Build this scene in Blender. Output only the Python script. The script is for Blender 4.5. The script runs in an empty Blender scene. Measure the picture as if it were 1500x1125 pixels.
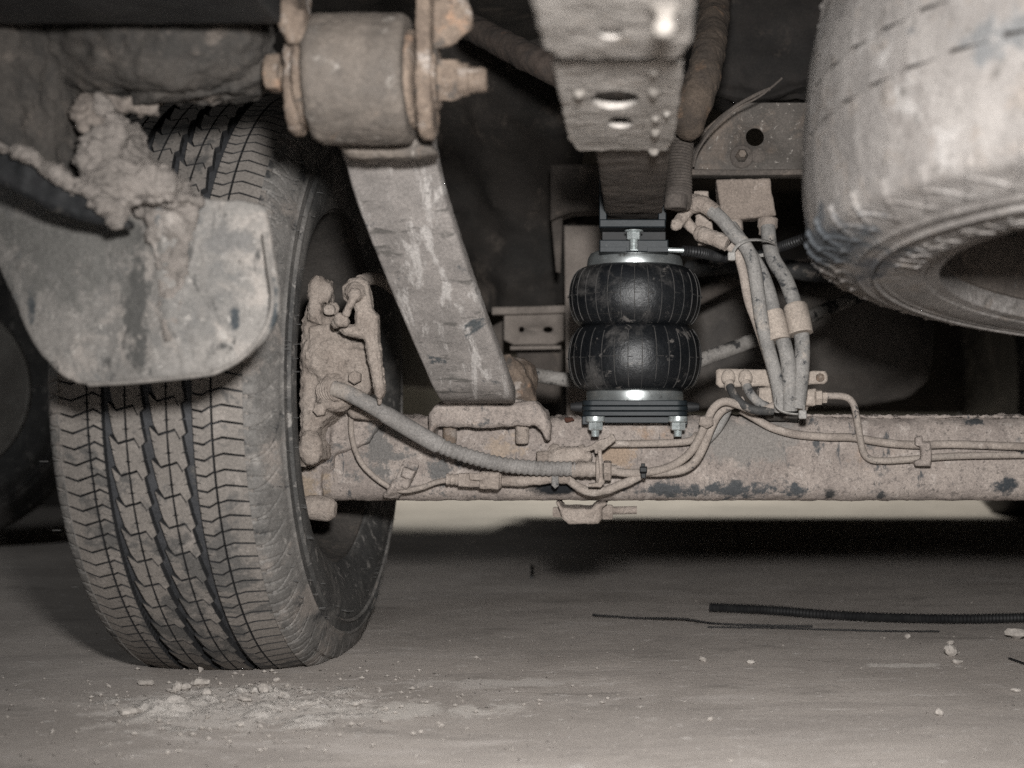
import bpy, bmesh, math, random
from mathutils import Vector, Matrix, noise

# ------------------------------------------------------------------ camera, light, exposure
SC = bpy.context.scene
COL = SC.collection
F, PX, PY, HC = 1860.0, 930.0, 600.0, 0.282        # focal length in pixels of the 1500 px photo, principal point, camera height

cam_d = bpy.data.cameras.new('camera'); cam = bpy.data.objects.new('camera', cam_d); COL.objects.link(cam)
cam.location = (0, 0, HC); cam.rotation_euler = (math.radians(90), 0, 0)
cam_d.sensor_width = 36.0; cam_d.lens = 36.0 * F / 1500.0
cam_d.shift_x = -(PX - 750) / 1500.0; cam_d.shift_y = (PY - 562.5) / 1500.0
cam_d.clip_start = 0.02; cam_d.clip_end = 200
cam_d.dof.use_dof = True; cam_d.dof.focus_distance = 1.40; cam_d.dof.aperture_fstop = 4.0
SC.camera = cam

W = bpy.data.worlds.new('World'); SC.world = W; W.use_nodes = True
W.node_tree.nodes['Background'].inputs[0].default_value = (0.9, 0.97, 1.0, 1)
W.node_tree.nodes['Background'].inputs[1].default_value = 0.003

def lamp(name, loc, target, size, power, color, shape='DISK', sy=None):
    d = bpy.data.lights.new(name, 'AREA'); d.shape = shape; d.size = size
    if sy: d.size_y = sy
    d.energy = power; d.color = color
    o = bpy.data.objects.new(name, d); COL.objects.link(o); o.location = loc
    o.rotation_euler = (Vector(target) - Vector(loc)).to_track_quat('-Z', 'Y').to_euler()
    return o
sd = bpy.data.lights.new('work_lamp', 'SPOT'); sd.energy = 90; sd.color = (1.0, 0.986, 0.968); sd.shadow_soft_size = 0.035; sd.spot_size = math.radians(106); sd.spot_blend = 1.0
so = bpy.data.objects.new('work_lamp', sd); COL.objects.link(so); so.location = (0.02, 0.16, 0.43)
so.rotation_euler = (Vector((0.06, 1.3, 0.22)) - so.location).to_track_quat('-Z', 'Y').to_euler()
lamp('added_fill', (0.0, -0.55, 0.12), (0.1, 1.0, 0.45), 0.5, 2.0, (1.0, 0.99, 0.98))  # added low fill that brightens the undersides; no real lamp stands here
lamp('ceiling_lamp', (-0.2, 6.6, 2.2), (0.1, 4.0, 0.0), 0.6, 185, (1.0, 0.97, 0.86))
lamp('room_lamp', (-2.4, 1.2, 1.5), (-1.3, 2.4, 0.1), 0.9, 7.0, (0.95, 0.98, 1.0))

VS = SC.view_settings; VS.view_transform = 'Standard'; VS.look = 'None'; VS.exposure = 0.0; VS.gamma = 1.0
SC.cycles.use_denoising = False
SC.cycles.max_bounces = 6; SC.cycles.diffuse_bounces = 2; SC.cycles.glossy_bounces = 3
SC.cycles.sample_clamp_indirect = 3.0

# ------------------------------------------------------------------ helpers
R0 = random.Random(7)
def P(px, py, z): return Vector(((px - PX) * z / F, z, HC + (PY - py) * z / F))
def lerp(a, b, t): return a + (b - a) * t

class MB:
    def __init__(s): s.v = []; s.f = []; s.m = []
    def add(s, vs, fs, mi=0):
        o = len(s.v); s.v += [Vector(v) for v in vs]
        for f in fs: s.f.append(tuple(i + o for i in f)); s.m.append(mi)
        return s
    def merge(s, b):
        return s.add(b.v, b.f)

def mesh_from(name, mb, off=Vector((0, 0, 0)), sharp=38, smooth=True, recalc=True):
    me = bpy.data.meshes.new(name)
    me.from_pydata([tuple(v - off) for v in mb.v], [], mb.f)
    me.polygons.foreach_set('material_index', mb.m)
    if recalc:
        bm = bmesh.new(); bm.from_mesh(me); bmesh.ops.recalc_face_normals(bm, faces=bm.faces); bm.to_mesh(me); bm.free()
    if smooth:
        me.polygons.foreach_set('use_smooth', [True] * len(me.polygons))
        me.set_sharp_from_angle(angle=math.radians(sharp))
    me.update()
    return me

def tag(o, label=None, cat=None, group=None, kind=None):
    if label: o['label'] = label
    if cat: o['category'] = cat
    if group: o['group'] = group
    if kind: o['kind'] = kind
    return o

def thing(name, label, cat, loc, group=None):
    o = bpy.data.objects.new(name, None); COL.objects.link(o); o.location = loc; o.empty_display_size = 0.02
    return tag(o, label, cat, group)

def wloc(o):
    v = Vector(o.location)
    while o.parent: o = o.parent; v += Vector(o.location)
    return v

def part(name, g, m, parent, sharp=38, smooth=True, label=None, kind=None):
    """g: an MB in world coordinates, or a finished mesh in world coordinates"""
    off = wloc(parent) if parent else Vector((0, 0, 0))
    if isinstance(g, MB): me = mesh_from(name, g, off, sharp, smooth)
    else:
        me = g; me.name = name
        if off.length: me.transform(Matrix.Translation(-off))
    ms = m if isinstance(m, (list, tuple)) else [m]
    for k in ms: me.materials.append(k)
    o = bpy.data.objects.new(name, me); COL.objects.link(o)
    if parent: o.parent = parent
    return tag(o, label=label, kind=kind)

def solo(name, g, m, label, cat, group=None, sharp=38, smooth=True, kind=None):
    if isinstance(g, MB): vs = g.v
    else: vs = [v.co.copy() for v in g.vertices]
    c = Vector((sum(v.x for v in vs) / len(vs), sum(v.y for v in vs) / len(vs), min(v.z for v in vs)))
    me = mesh_from(name, g, c, sharp, smooth) if isinstance(g, MB) else g
    if not isinstance(g, MB): me.transform(Matrix.Translation(-c)); me.name = name
    for k in (m if isinstance(m, (list, tuple)) else [m]): me.materials.append(k)
    o = bpy.data.objects.new(name, me); COL.objects.link(o); o.location = c
    return tag(o, label, cat, group, kind)

def catmull(pts, per):
    out = []; n = len(pts)
    for i in range(n - 1):
        p0 = pts[max(i - 1, 0)]; p1 = pts[i]; p2 = pts[i + 1]; p3 = pts[min(i + 2, n - 1)]
        for k in range(per):
            t = k / per
            out.append(0.5 * ((2 * p1) + (p2 - p0) * t + (2 * p0 - 5 * p1 + 4 * p2 - p3) * t * t + (3 * p1 - p0 - 3 * p2 + p3) * t ** 3))
    out.append(pts[-1].copy())
    return out

def resample(pts, ds):
    out = [pts[0].copy()]; acc = 0
    for a, b in zip(pts, pts[1:]):
        L = (b - a).length
        while acc + L >= ds and L > 1e-9:
            t = (ds - acc) / L; a = a.lerp(b, t); out.append(a.copy()); L = (b - a).length; acc = 0
        acc += L
    if (out[-1] - pts[-1]).length > ds * 0.3: out.append(pts[-1].copy())
    else: out[-1] = pts[-1].copy()
    return out

def sweep(path, profile, ds=0.004, side=None, rf=None, smooth=True):
    """profile: list of (u, w) offsets; rf(s, k) scale factor for ring"""
    if smooth and len(path) > 2: path = catmull(path, 10)
    if ds: path = resample(path, ds)
    mb = MB(); n = len(profile); s = 0
    N = None; rings = []
    for i, p in enumerate(path):
        a = path[max(i - 1, 0)]; b = path[min(i + 1, len(path) - 1)]
        T = (b - a).normalized()
        if side is not None:
            U = (side - T * side.dot(T)).normalized()
        else:
            if N is None:
                r = Vector((0, 0, 1)) if abs(T.z) < 0.9 else Vector((1, 0, 0))
                U = (r - T * r.dot(T)).normalized()
            else: U = (N - T * N.dot(T)).normalized()
        N = U; V = T.cross(U)
        if i: s += (p - path[i - 1]).length
        for k, (x, y) in enumerate(profile):
            q = rf(s, k) if rf else 1.0
            mb.v.append(p + (U * x + V * y) * q)
    m = len(path)
    for i in range(m - 1):
        for k in range(n):
            k2 = (k + 1) % n
            mb.f.append((i * n + k, i * n + k2, (i + 1) * n + k2, (i + 1) * n + k))
    mb.f.append(tuple(range(n - 1, -1, -1))); mb.f.append(tuple((m - 1) * n + k for k in range(n)))
    mb.m = [0] * len(mb.f)
    return mb

def circ(r, n): return [(r * math.cos(2 * math.pi * k / n), r * math.sin(2 * math.pi * k / n)) for k in range(n)]
def tube(path, r, n=14, ds=0.004, rf=None, smooth=True): return sweep(path, circ(r, n), ds, None, rf, smooth)
def rrect(w, t, b):
    w /= 2; t /= 2; out = []
    for cx, cy, a0 in ((w - b, t - b, 0), (-w + b, t - b, 90), (-w + b, -t + b, 180), (w - b, -t + b, 270)):
        for k in range(4):
            a = math.radians(a0 + 30 * k); out.append((cx + b * math.cos(a), cy + b * math.sin(a)))
    return out

def pth(pts, z=1.42): return [P(p[0], p[1], p[2] if len(p) > 2 else z) for p in pts]

def lathe(prof, c, axis=(0, 0, 1), n=32, a0=0.0):
    """prof: list of (radius, offset along axis); closed with caps when the radius ends above zero"""
    ax = Vector(axis).normalized(); r = Vector((1, 0, 0)) if abs(ax.x) < 0.9 else Vector((0, 1, 0))
    U = (r - ax * r.dot(ax)).normalized(); V = ax.cross(U); mb = MB(); c = Vector(c); m = len(prof)
    for (rad, h) in prof:
        for k in range(n):
            a = a0 + 2 * math.pi * k / n
            mb.v.append(c + ax * h + (U * math.cos(a) + V * math.sin(a)) * max(rad, 1e-5))
    for i in range(m - 1):
        for k in range(n):
            k2 = (k + 1) % n; mb.f.append((i * n + k, i * n + k2, (i + 1) * n + k2, (i + 1) * n + k))
    mb.f.append(tuple(range(n - 1, -1, -1))); mb.f.append(tuple((m - 1) * n + k for k in range(n)))
    mb.m = [0] * len(mb.f)
    return mb

def inset2(pts, b):
    n = len(pts); out = []
    A = sum(pts[i][0] * pts[(i + 1) % n][1] - pts[(i + 1) % n][0] * pts[i][1] for i in range(n))
    sg = 1 if A > 0 else -1
    for i in range(n):
        p0 = Vector(pts[i - 1]); p1 = Vector(pts[i]); p2 = Vector(pts[(i + 1) % n])
        d1 = (p1 - p0).normalized(); d2 = (p2 - p1).normalized()
        n1 = Vector((-d1.y, d1.x)) * sg; n2 = Vector((-d2.y, d2.x)) * sg
        q = n1 + n2; L = q.length
        if L < 0.3: out.append(p1 + n1 * b); continue
        q /= L; out.append(p1 + q * b / max(0.45, q.dot(n1)))
    return [(p.x, p.y) for p in out]

def prism(pts2, o, ux, uy, un, t, b=0.001):
    """closed outline pts2 in the plane (o; ux, uy), t thick along un, edges chamfered by b"""
    o = Vector(o); ux = Vector(ux); uy = Vector(uy); un = Vector(un); n = len(pts2); mb = MB()
    ins = inset2(pts2, b)
    for pl, h in ((ins, 0), (pts2, b), (pts2, t - b), (ins, t)):
        for x, y in pl: mb.v.append(o + ux * x + uy * y + un * h)
    for r in range(3):
        for k in range(n):
            k2 = (k + 1) % n; mb.f.append((r * n + k, r * n + k2, (r + 1) * n + k2, (r + 1) * n + k))
    mb.f.append(tuple(range(n - 1, -1, -1))); mb.f.append(tuple(3 * n + k for k in range(n)))
    mb.m = [0] * len(mb.f)
    return mb

def slab(pxs, z, t, b=0.0015):
    """outline given in photo pixels at depth z, parallel to the picture, t metres thick going away"""
    pts = [((p[0] - PX) * z / F, (PY - p[1]) * z / F) for p in pxs]
    return prism(pts, (0, z, HC), (1, 0, 0), (0, 0, 1), (0, 1, 0), t, b)

def box(x0, x1, y0, y1, z0, z1, b=0.002):
    return prism([(x0, z0), (x1, z0), (x1, z1), (x0, z1)], (0, y0, 0), (1, 0, 0), (0, 0, 1), (0, 1, 0), y1 - y0, b)

def ball(c, r, n=12, sq=(1, 1, 1)):
    mb = MB(); c = Vector(c); m = n // 2
    prof = [(math.sin(math.pi * i / m), -math.cos(math.pi * i / m)) for i in range(m + 1)]
    g = lathe([(max(a, 1e-3), h) for a, h in prof], (0, 0, 0), (0, 0, 1), n)
    g.v = [c + Vector((v.x * r * sq[0], v.y * r * sq[1], v.z * r * sq[2])) for v in g.v]
    return g

def fr(p, sc, seed=0.0, o=4): return noise.fractal(Vector((p.x * sc + seed, p.y * sc - seed * 0.7, p.z * sc + seed * 0.3)), 0.8, 2.0, o)

def organic(mbs, voxel=0.0025, amps=((0.0012, 60),), smooth=1, fn=None, seed=0.0):
    """joins closed shapes into one skin, softens it and roughens it like caked mud"""
    if isinstance(mbs, MB): mbs = [mbs]
    a = MB()
    for g in mbs:
        me = mesh_from('tmp', g, smooth=False)
        a.add([v.co.copy() for v in me.vertices], [tuple(p.vertices) for p in me.polygons]); bpy.data.meshes.remove(me)
    me = mesh_from('tmp', a, smooth=False, recalc=False)
    o = bpy.data.objects.new('tmp', me); COL.objects.link(o)
    m = o.modifiers.new('r', 'REMESH'); m.mode = 'VOXEL'; m.voxel_size = voxel
    if smooth:
        s = o.modifiers.new('s', 'SMOOTH'); s.iterations = smooth; s.factor = 0.5
    dg = bpy.context.evaluated_depsgraph_get()
    out = bpy.data.meshes.new_from_object(o.evaluated_get(dg))
    bpy.data.objects.remove(o); bpy.data.meshes.remove(me)
    rough(out, amps, fn, seed)
    out.polygons.foreach_set('use_smooth', [True] * len(out.polygons))
    return out

def rough(me, amps, fn=None, seed=0.0):
    nv = [v.normal.copy() for v in me.vertices]
    for v, n in zip(me.vertices, nv):
        d = 0.0
        for i, (a, sc) in enumerate(amps): d += a * fr(v.co, sc, seed + 3.1 * i)
        if fn: d += fn(v.co, n)
        v.co = v.co + n * d
    me.update()

def patch(ctrl, nu, nv, t, amps=(), seed=0.0):
    """ctrl: rows of points; a smooth curved sheet through them, t thick"""
    rows = [catmull(r, nu) for r in ctrl]
    cols = [catmull([r[i] for r in rows], nv) for i in range(len(rows[0]))]
    a, b = len(cols), len(cols[0]); mb = MB(); V = [[cols[i][j] for j in range(b)] for i in range(a)]
    nr = [[None] * b for _ in range(a)]
    for i in range(a):
        for j in range(b):
            du = V[min(i + 1, a - 1)][j] - V[max(i - 1, 0)][j]; dv = V[i][min(j + 1, b - 1)] - V[i][max(j - 1, 0)]
            n = du.cross(dv); n.normalize() if n.length > 0 else None
            if n.y > 0: n = -n
            nr[i][j] = n
    for s in (0, 1):
        for i in range(a):
            for j in range(b):
                d = sum(am * fr(V[i][j], sc, seed + 2.3 * k) for k, (am, sc) in enumerate(amps))
                mb.v.append(V[i][j] + nr[i][j] * (d - s * t))
    def I(s, i, j): return s * a * b + i * b + j
    for i in range(a - 1):
        for j in range(b - 1):
            mb.f.append((I(0, i, j), I(0, i + 1, j), I(0, i + 1, j + 1), I(0, i, j + 1)))
            mb.f.append((I(1, i, j), I(1, i, j + 1), I(1, i + 1, j + 1), I(1, i + 1, j)))
    for i in range(a - 1):
        for j in (0, b - 1): mb.f.append((I(0, i, j), I(0, i + 1, j), I(1, i + 1, j), I(1, i, j)))
    for j in range(b - 1):
        for i in (0, a - 1): mb.f.append((I(0, i, j), I(0, i, j + 1), I(1, i, j + 1), I(1, i, j)))
    mb.m = [0] * len(mb.f)
    return mb

# ------------------------------------------------------------------ materials
def M(name, c1, c2, scale=25, layers=(), rough_=0.9, bump=0.5, bscale=260, bdist=0.0012, metal=0.0, spec=0.25, spots=(), grain=0.42,
      stretch=(1, 1, 1), rough2=None, coat=0.0):
    """c1/c2 mixed by a fractal; layers: (colour, scale, threshold, softness[, stretch[, rough]]); spots: (centre, radii, colour[, wobble])"""
    def ds(c):
        l = .3 * c[0] + .55 * c[1] + .15 * c[2]; return tuple(lerp(x, l, .16) for x in c)
    c1, c2 = ds(c1), ds(c2); layers = [(ds(l[0]),) + tuple(l[1:]) for l in layers]
    m = bpy.data.materials.new(name); m.use_nodes = True; nt = m.node_tree; N = nt.nodes; L = nt.links
    bs = N['Principled BSDF']; geo = N.new('ShaderNodeNewGeometry')
    pos = geo.outputs['Position']
    def mapped(st):
        if st == (1, 1, 1): return pos
        k = N.new('ShaderNodeVectorMath'); k.operation = 'MULTIPLY'; L.new(pos, k.inputs[0]); k.inputs[1].default_value = st; return k.outputs[0]
    def nz(sc, det=6, ro=0.62, st=(1, 1, 1), dist=0.0):
        k = N.new('ShaderNodeTexNoise'); L.new(mapped(st), k.inputs['Vector']); k.inputs['Scale'].default_value = sc
        k.inputs['Detail'].default_value = det; k.inputs['Roughness'].default_value = ro; k.inputs['Distortion'].default_value = dist
        return k.outputs['Fac']
    def ramp(f, lo, hi):
        k = N.new('ShaderNodeMapRange'); k.clamp = True; k.interpolation_type = 'SMOOTHSTEP'
        L.new(f, k.inputs['Value']); k.inputs['From Min'].default_value = lo; k.inputs['From Max'].default_value = hi; return k.outputs[0]
    def mix(f, a, b):
        k = N.new('ShaderNodeMix'); k.data_type = 'RGBA'
        L.new(f, k.inputs[0])
        for s, v in ((k.inputs[6], a), (k.inputs[7], b)):
            if isinstance(v, tuple): s.default_value = (*v, 1)
            else: L.new(v, s)
        return k.outputs[2]
    def mth(op, a, b):
        k = N.new('ShaderNodeMath'); k.operation = op
        for s, v in ((k.inputs[0], a), (k.inputs[1], b)):
            if isinstance(v, (int, float)): s.default_value = v
            else: L.new(v, s)
        return k.outputs[0]
    big = nz(scale, 9, 0.68, stretch)
    col = mix(ramp(big, 0.36, 0.66), c1, c2)
    rgh = None
    for ly in layers:
        c, sc, th, so = ly[:4]; st = ly[4] if len(ly) > 4 else (1, 1, 1)
        f = ramp(nz(sc, 8, 0.7, st, 0.4), th - .03, th + so - .03)
        col = mix(f, col, c)
        if len(ly) > 5:
            rgh = mth('ADD', rgh if rgh is not None else rough_, mth('MULTIPLY', f, ly[5] - rough_))
    for sp in spots:
        k = N.new('ShaderNodeVectorMath'); k.operation = 'SUBTRACT'; L.new(pos, k.inputs[0]); k.inputs[1].default_value = sp[0]
        q = N.new('ShaderNodeVectorMath'); q.operation = 'DIVIDE'; L.new(k.outputs[0], q.inputs[0]); q.inputs[1].default_value = sp[1]
        ln = N.new('ShaderNodeVectorMath'); ln.operation = 'LENGTH'; L.new(q.outputs[0], ln.inputs[0])
        wob = sp[3] if len(sp) > 3 else 1.0; wsc = sp[4] if len(sp) > 4 else 55
        d = mth('ADD', ln.outputs['Value'], mth('MULTIPLY', mth('SUBTRACT', nz(wsc, 8, 0.72), 0.5), 2.6 * wob))
        col = mix(ramp(d, 1.18, 0.55), col, sp[2])
    fine = mth('ADD', mth('MULTIPLY', nz(380, 4, 0.7), .5), mth('MULTIPLY', nz(900, 3, 0.7), .5))
    g = N.new('ShaderNodeMix'); g.data_type = 'RGBA'; g.blend_type = 'MULTIPLY'; g.inputs[0].default_value = 1.0
    L.new(col, g.inputs[6])
    gr = N.new('ShaderNodeMapRange'); L.new(fine, gr.inputs['Value']); gr.inputs['From Min'].default_value = 0.35; gr.inputs['From Max'].default_value = 0.65
    gr.inputs['To Min'].default_value = 1 - grain; gr.inputs['To Max'].default_value = 1 + grain * 0.7; gr.clamp = True
    cc = N.new('ShaderNodeCombineColor'); [L.new(gr.outputs[0], cc.inputs[i]) for i in range(3)]
    L.new(cc.outputs[0], g.inputs[7]); L.new(g.outputs[2], bs.inputs['Base Color'])
    if rgh is not None: L.new(rgh, bs.inputs['Roughness'])
    else: bs.inputs['Roughness'].default_value = rough_
    bs.inputs['Metallic'].default_value = metal; bs.inputs['Specular IOR Level'].default_value = spec
    bs.inputs['Coat Weight'].default_value = coat
    if bump:
        h = mth('ADD', nz(bscale, 8, 0.72), mth('MULTIPLY', nz(bscale * 0.22, 6, 0.65), 1.4))
        b = N.new('ShaderNodeBump'); L.new(h, b.inputs['Height']); b.inputs['Strength'].default_value = bump; b.inputs['Distance'].default_value = bdist
        L.new(b.outputs[0], bs.inputs['Normal'])
    return m

TAN, TAN2, TAND = (.315, .262, .222), (.225, .182, .152), (.12, .098, .083)
BLUE = (.052, .058, .064)
mud = M('caked_mud', TAN, TAN2, 30, [((.39, .335, .29), 18, .58, .2), ((.13, .105, .088), 70, .6, .15)], .95, .9, 190, .002)
mud_fl = M('flap_crust', (.205, .178, .158), (.135, .118, .104), 28, [((.29, .258, .232), 18, .58, .16), ((.095, .083, .074), 60, .58, .12)], .95, .95, 170, .0024)
mud_dk = M('dark_mud', (.058, .050, .043), (.034, .031, .028), 26, [((.105, .087, .073), 40, .56, .16)], .9, .9, 150, .002)
axle_m = M('axle_mud', (.305, .255, .222), (.215, .178, .157), 22,
           [((.36, .31, .275), 55, .56, .14), ((.27, .175, .11), 9, .63, .16), ((.16, .135, .12), 120, .58, .1), ((.085, .085, .085), 26, .62, .12), ((.07, .072, .075), 40, .63, .08, (1.4, 1, .4)), ((.10, .086, .076), 230, .60, .1)],
             .88, .65, 320, .0013,
           spots=[(P(812, 716, 1.45), (.033, .08, .0085), (.012, .013, .015), .55, 90),
                  (P(1055, 716, 1.45), (.085, .08, .010), (.058, .061, .064), 2.0, 60),
                  (P(1090, 640, 1.45), (.06, .08, .03), (.19, .175, .162), 1.3, 40),
                  (P(1470, 712, 1.45), (.013, .08, .010), (.035, .04, .045), 1.1, 90),
                  (P(1215, 722, 1.45), (.008, .08, .006), (.035, .035, .035), 1.3, 90), (P(1425, 618, 1.45), (.012, .03, .005), (.04, .043, .045), 1.6, 90), (P(1290, 724, 1.45), (.006, .08, .006), (.05, .05, .05), 1.6, 90), (P(1160, 718, 1.45), (.014, .08, .008), (.06, .064, .068), 1.8, 80), (P(905, 665, 1.45), (.018, .08, .016), (.27, .205, .155), 1.8, 60), (P(740, 660, 1.45), (.02, .08, .02), (.28, .225, .18), 1.8, 60), (P(455, 725, 1.45), (.02, .08, .025), (.25, .20, .155), 1.8, 60),
                  (P(560, 655, 1.45), (.026, .08, .036), (.14, .132, .125), 2.2, 60),
                  (P(645, 690, 1.45), (.014, .08, .020), (.12, .116, .112), 2.0, 100)])
steel_mud = M('muddy_steel', (.29, .25, .22), (.19, .165, .145), 30,
              [((.40, .36, .325), 30, .57, .14, (1, 1, .45)), (BLUE, 22, .64, .1), ((.30, .18, .11), 16, .66, .12)], .8, .5, 280, .001, rough2=1)
leaf_m = M('spring_leaf_steel', (.235, .211, .195), (.165, .149, .138), 24,
           [((.36, .335, .315), 30, .565, .08, (1.5, .5, .4)), ((.055, .062, .066), 20, .625, .06), ((.10, .092, .084), 60, .60, .08, (.4, 1, 1.6))],
           .74, .45, 320, .0009, spec=.35)
eye_m = M('spring_eye_steel', (.128, .105, .086), (.075, .063, .053), 20,
          [((.30, .27, .24), 40, .6, .14), ((.28, .18, .115), 20, .64, .14)], .78, .6, 200, .0012, spec=.3)
rust_m = M('rusty_steel', (.170, .125, .092), (.100, .073, .055), 36,
           [((.26, .155, .095), 26, .60, .10), ((.28, .24, .21), 30, .55, .14), ((.07, .06, .052), 50, .6, .1)], .88, .8, 240, .0014)
brack_m = M('dusty_bracket', (.33, .30, .272), (.255, .232, .21), 20, [((.25, .21, .175), 55, .6, .14), ((.26, .17, .11), 30, .69, .1)], .85, .45, 260, .0009)
rivet_m = M('rivet_dust', (.20, .18, .16), (.13, .115, .10), 60, [((.27, .25, .225), 90, .6, .1)], .8, .5, 260, .0008)
rubber_m = M('tyre_rubber', (.062, .060, .057), (.036, .035, .034), 22,
             [((.125, .116, .107), 24, .53, .14, (1, .35, .35)), ((.20, .185, .17), 60, .59, .09), ((.026, .026, .027), 40, .62, .08)], .72, .35, 350, .0006, spec=.4)
groove_m = M('groove_rubber', (.046, .047, .051), (.030, .031, .034), 40, [((.08, .074, .068), 60, .6, .12)], .6, .3, 350, .0006, spec=.4)
sipe_m = M('sipe_wall', (.012, .012, .013), (.02, .02, .021), 60, (), .8, 0, grain=.1)  # block walls near black: shade inside the sipes is put into the colour
tread_m = M('dusty_tread', (.195, .172, .152), (.150, .133, .118), 9,
            [((.095, .089, .083), 8.5, .55, .05), ((.225, .198, .176), 30, .58, .14), ((.085, .078, .072), 45, .63, .1)], .82, .35, 420, .0005)
shoulder_m = M('worn_shoulder', (.150, .140, .130), (.090, .085, .079), 34,
               [((.20, .174, .154), 16, .54, .12), ((.20, .185, .17), 70, .58, .1), ((.035, .035, .036), 34, .61, .08)], .75, .3, 420, .0006)
spare_m = M('clay_covered_rubber', (.185, .168, .155), (.135, .122, .113), 14,
            [((.135, .12, .11), 13, .56, .14), ((.235, .218, .205), 26, .57, .12), ((.05, .055, .06), 8, .63, .09), ((.165, .142, .124), 40, .57, .1), ((.095, .086, .078), 80, .60, .08)], .88, .8, 170, .0022,
            spots=[(P(1205, 360, .98), (.035, .10, .022), (.055, .06, .066), 1.3, 40), (P(1300, 395, .95), (.02, .10, .014), (.07, .07, .074), 1.3, 40), (P(1490, 30, .72), (.018, .10, .02), (.10, .10, .10), 1.6, 50)])
spare_dk = M('spare_groove', (.06, .052, .046), (.035, .031, .028), 40, (), .9, .4, 250, .001)
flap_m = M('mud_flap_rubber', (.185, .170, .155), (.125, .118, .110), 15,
           [((.25, .222, .198), 22, .55, .14), ((.10, .097, .092), 15, .58, .12, (1, 1, .6)), ((.055, .053, .05), 45, .60, .08, (1.3, 1, .5)), ((.10, .098, .094), 60, .59, .12), ((.27, .25, .228), 110, .62, .06)], .85, .5, 260, .0012,
           spots=[(P(338, 465, 1.0), (.004, .05, .010), (.035, .04, .044), 1.3, 120), (P(391, 455, 1.0), (.004, .05, .03), (.04, .046, .05), 1.0, 100), (P(17, 440, 1.0), (.006, .05, .018), (.04, .046, .05), .8, 120),
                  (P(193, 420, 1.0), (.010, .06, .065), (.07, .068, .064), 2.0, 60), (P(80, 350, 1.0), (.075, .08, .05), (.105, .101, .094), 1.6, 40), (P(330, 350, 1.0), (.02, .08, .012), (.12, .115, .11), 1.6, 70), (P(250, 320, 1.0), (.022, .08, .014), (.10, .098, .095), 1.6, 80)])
flap_edge = M('flap_edge', (.19, .172, .155), (.12, .11, .10), 40, (), .75, .3, 300, .0006)
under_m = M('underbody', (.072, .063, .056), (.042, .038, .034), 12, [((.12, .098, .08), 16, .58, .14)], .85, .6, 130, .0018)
under_br = M('underbody_brown', (.115, .096, .082), (.072, .06, .052), 14, [((.15, .12, .098), 30, .58, .14), ((.04, .036, .033), 22, .64, .1)], .88, .6, 150, .0015)
black_pl = M('black_plastic', (.010, .011, .012), (.016, .016, .017), 30, [((.04, .037, .034), 50, .62, .1)], .6, .25, 300, .0005, spec=.3)
paint_bk = M('black_powder_coat', (.008, .0125, .0155), (.013, .018, .022), 60, [((.05, .053, .054), 150, .66, .06)], .5, .3, 700, .0004, spec=.25, grain=.25)
bellow_m = M('bellow_rubber', (.0045, .0055, .007), (.009, .010, .0115), 26, [((.056, .053, .051), 15, .53, .14), ((.10, .091, .084), 40, .62, .06), ((.008, .009, .011), 34, .56, .1)], .38, .45, 200, .0012, spec=.36, grain=.3)
line_m = M('dusty_mould_line', (.062, .058, .055), (.022, .022, .022), 60, (), .7, .2, 300, .0004)
zinc = M('zinc_plated', (.55, .60, .60), (.40, .45, .45), 90, [((.18, .18, .17), 120, .64, .1)], .34, .15, 500, .0003, metal=.62, spec=.6)
bead_m = M('polished_bead', (.56, .60, .60), (.42, .45, .45), 40, [((.13, .125, .115), 34, .58, .12)], .33, .12, 300, .0003, metal=.85, grain=.15)
hose_m = M('dusty_hose', (.235, .222, .208), (.16, .153, .145), 30, [((.31, .272, .236), 26, .56, .14), ((.045, .047, .05), 60, .595, .07)], .85, .6, 260, .001)
hose_t = M('clay_hose', (.30, .252, .215), (.22, .182, .155), 36, [((.045, .045, .047), 50, .64, .05), ((.36, .31, .27), 40, .58, .12)], .88, .5, 260, .001)
hose_b = M('black_hose', (.032, .033, .035), (.055, .053, .05), 50, [((.22, .19, .165), 46, .58, .1)], .7, .35, 280, .0006)
foam_m = M('clay_sleeve', (.345, .288, .24), (.285, .236, .196), 40, [((.24, .2, .168), 90, .6, .12)], .95, .5, 260, .0009)
tie_m = M('grey_tie', (.30, .285, .265), (.20, .19, .178), 80, (), .6, .2, 400, .0004)
cable_m = M('brake_cable_sheath', (.22, .205, .192), (.165, .153, .143), 30, [((.27, .232, .2), 22, .55, .16)], .8, .25, 400, .0004)
hole_m = M('dark_hole', (.006, .006, .006), (.01, .009, .009), 40, (), .9, 0)
stone_m = M('pale_crumb', (.42, .378, .338), (.33, .293, .26), 60, (), .95, .6, 300, .001)
dust_m = M('pale_powder', (.52, .475, .43), (.40, .36, .325), 30, [((.62, .575, .53), 60, .58, .12)], .95, .9, 250, .0015)
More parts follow.
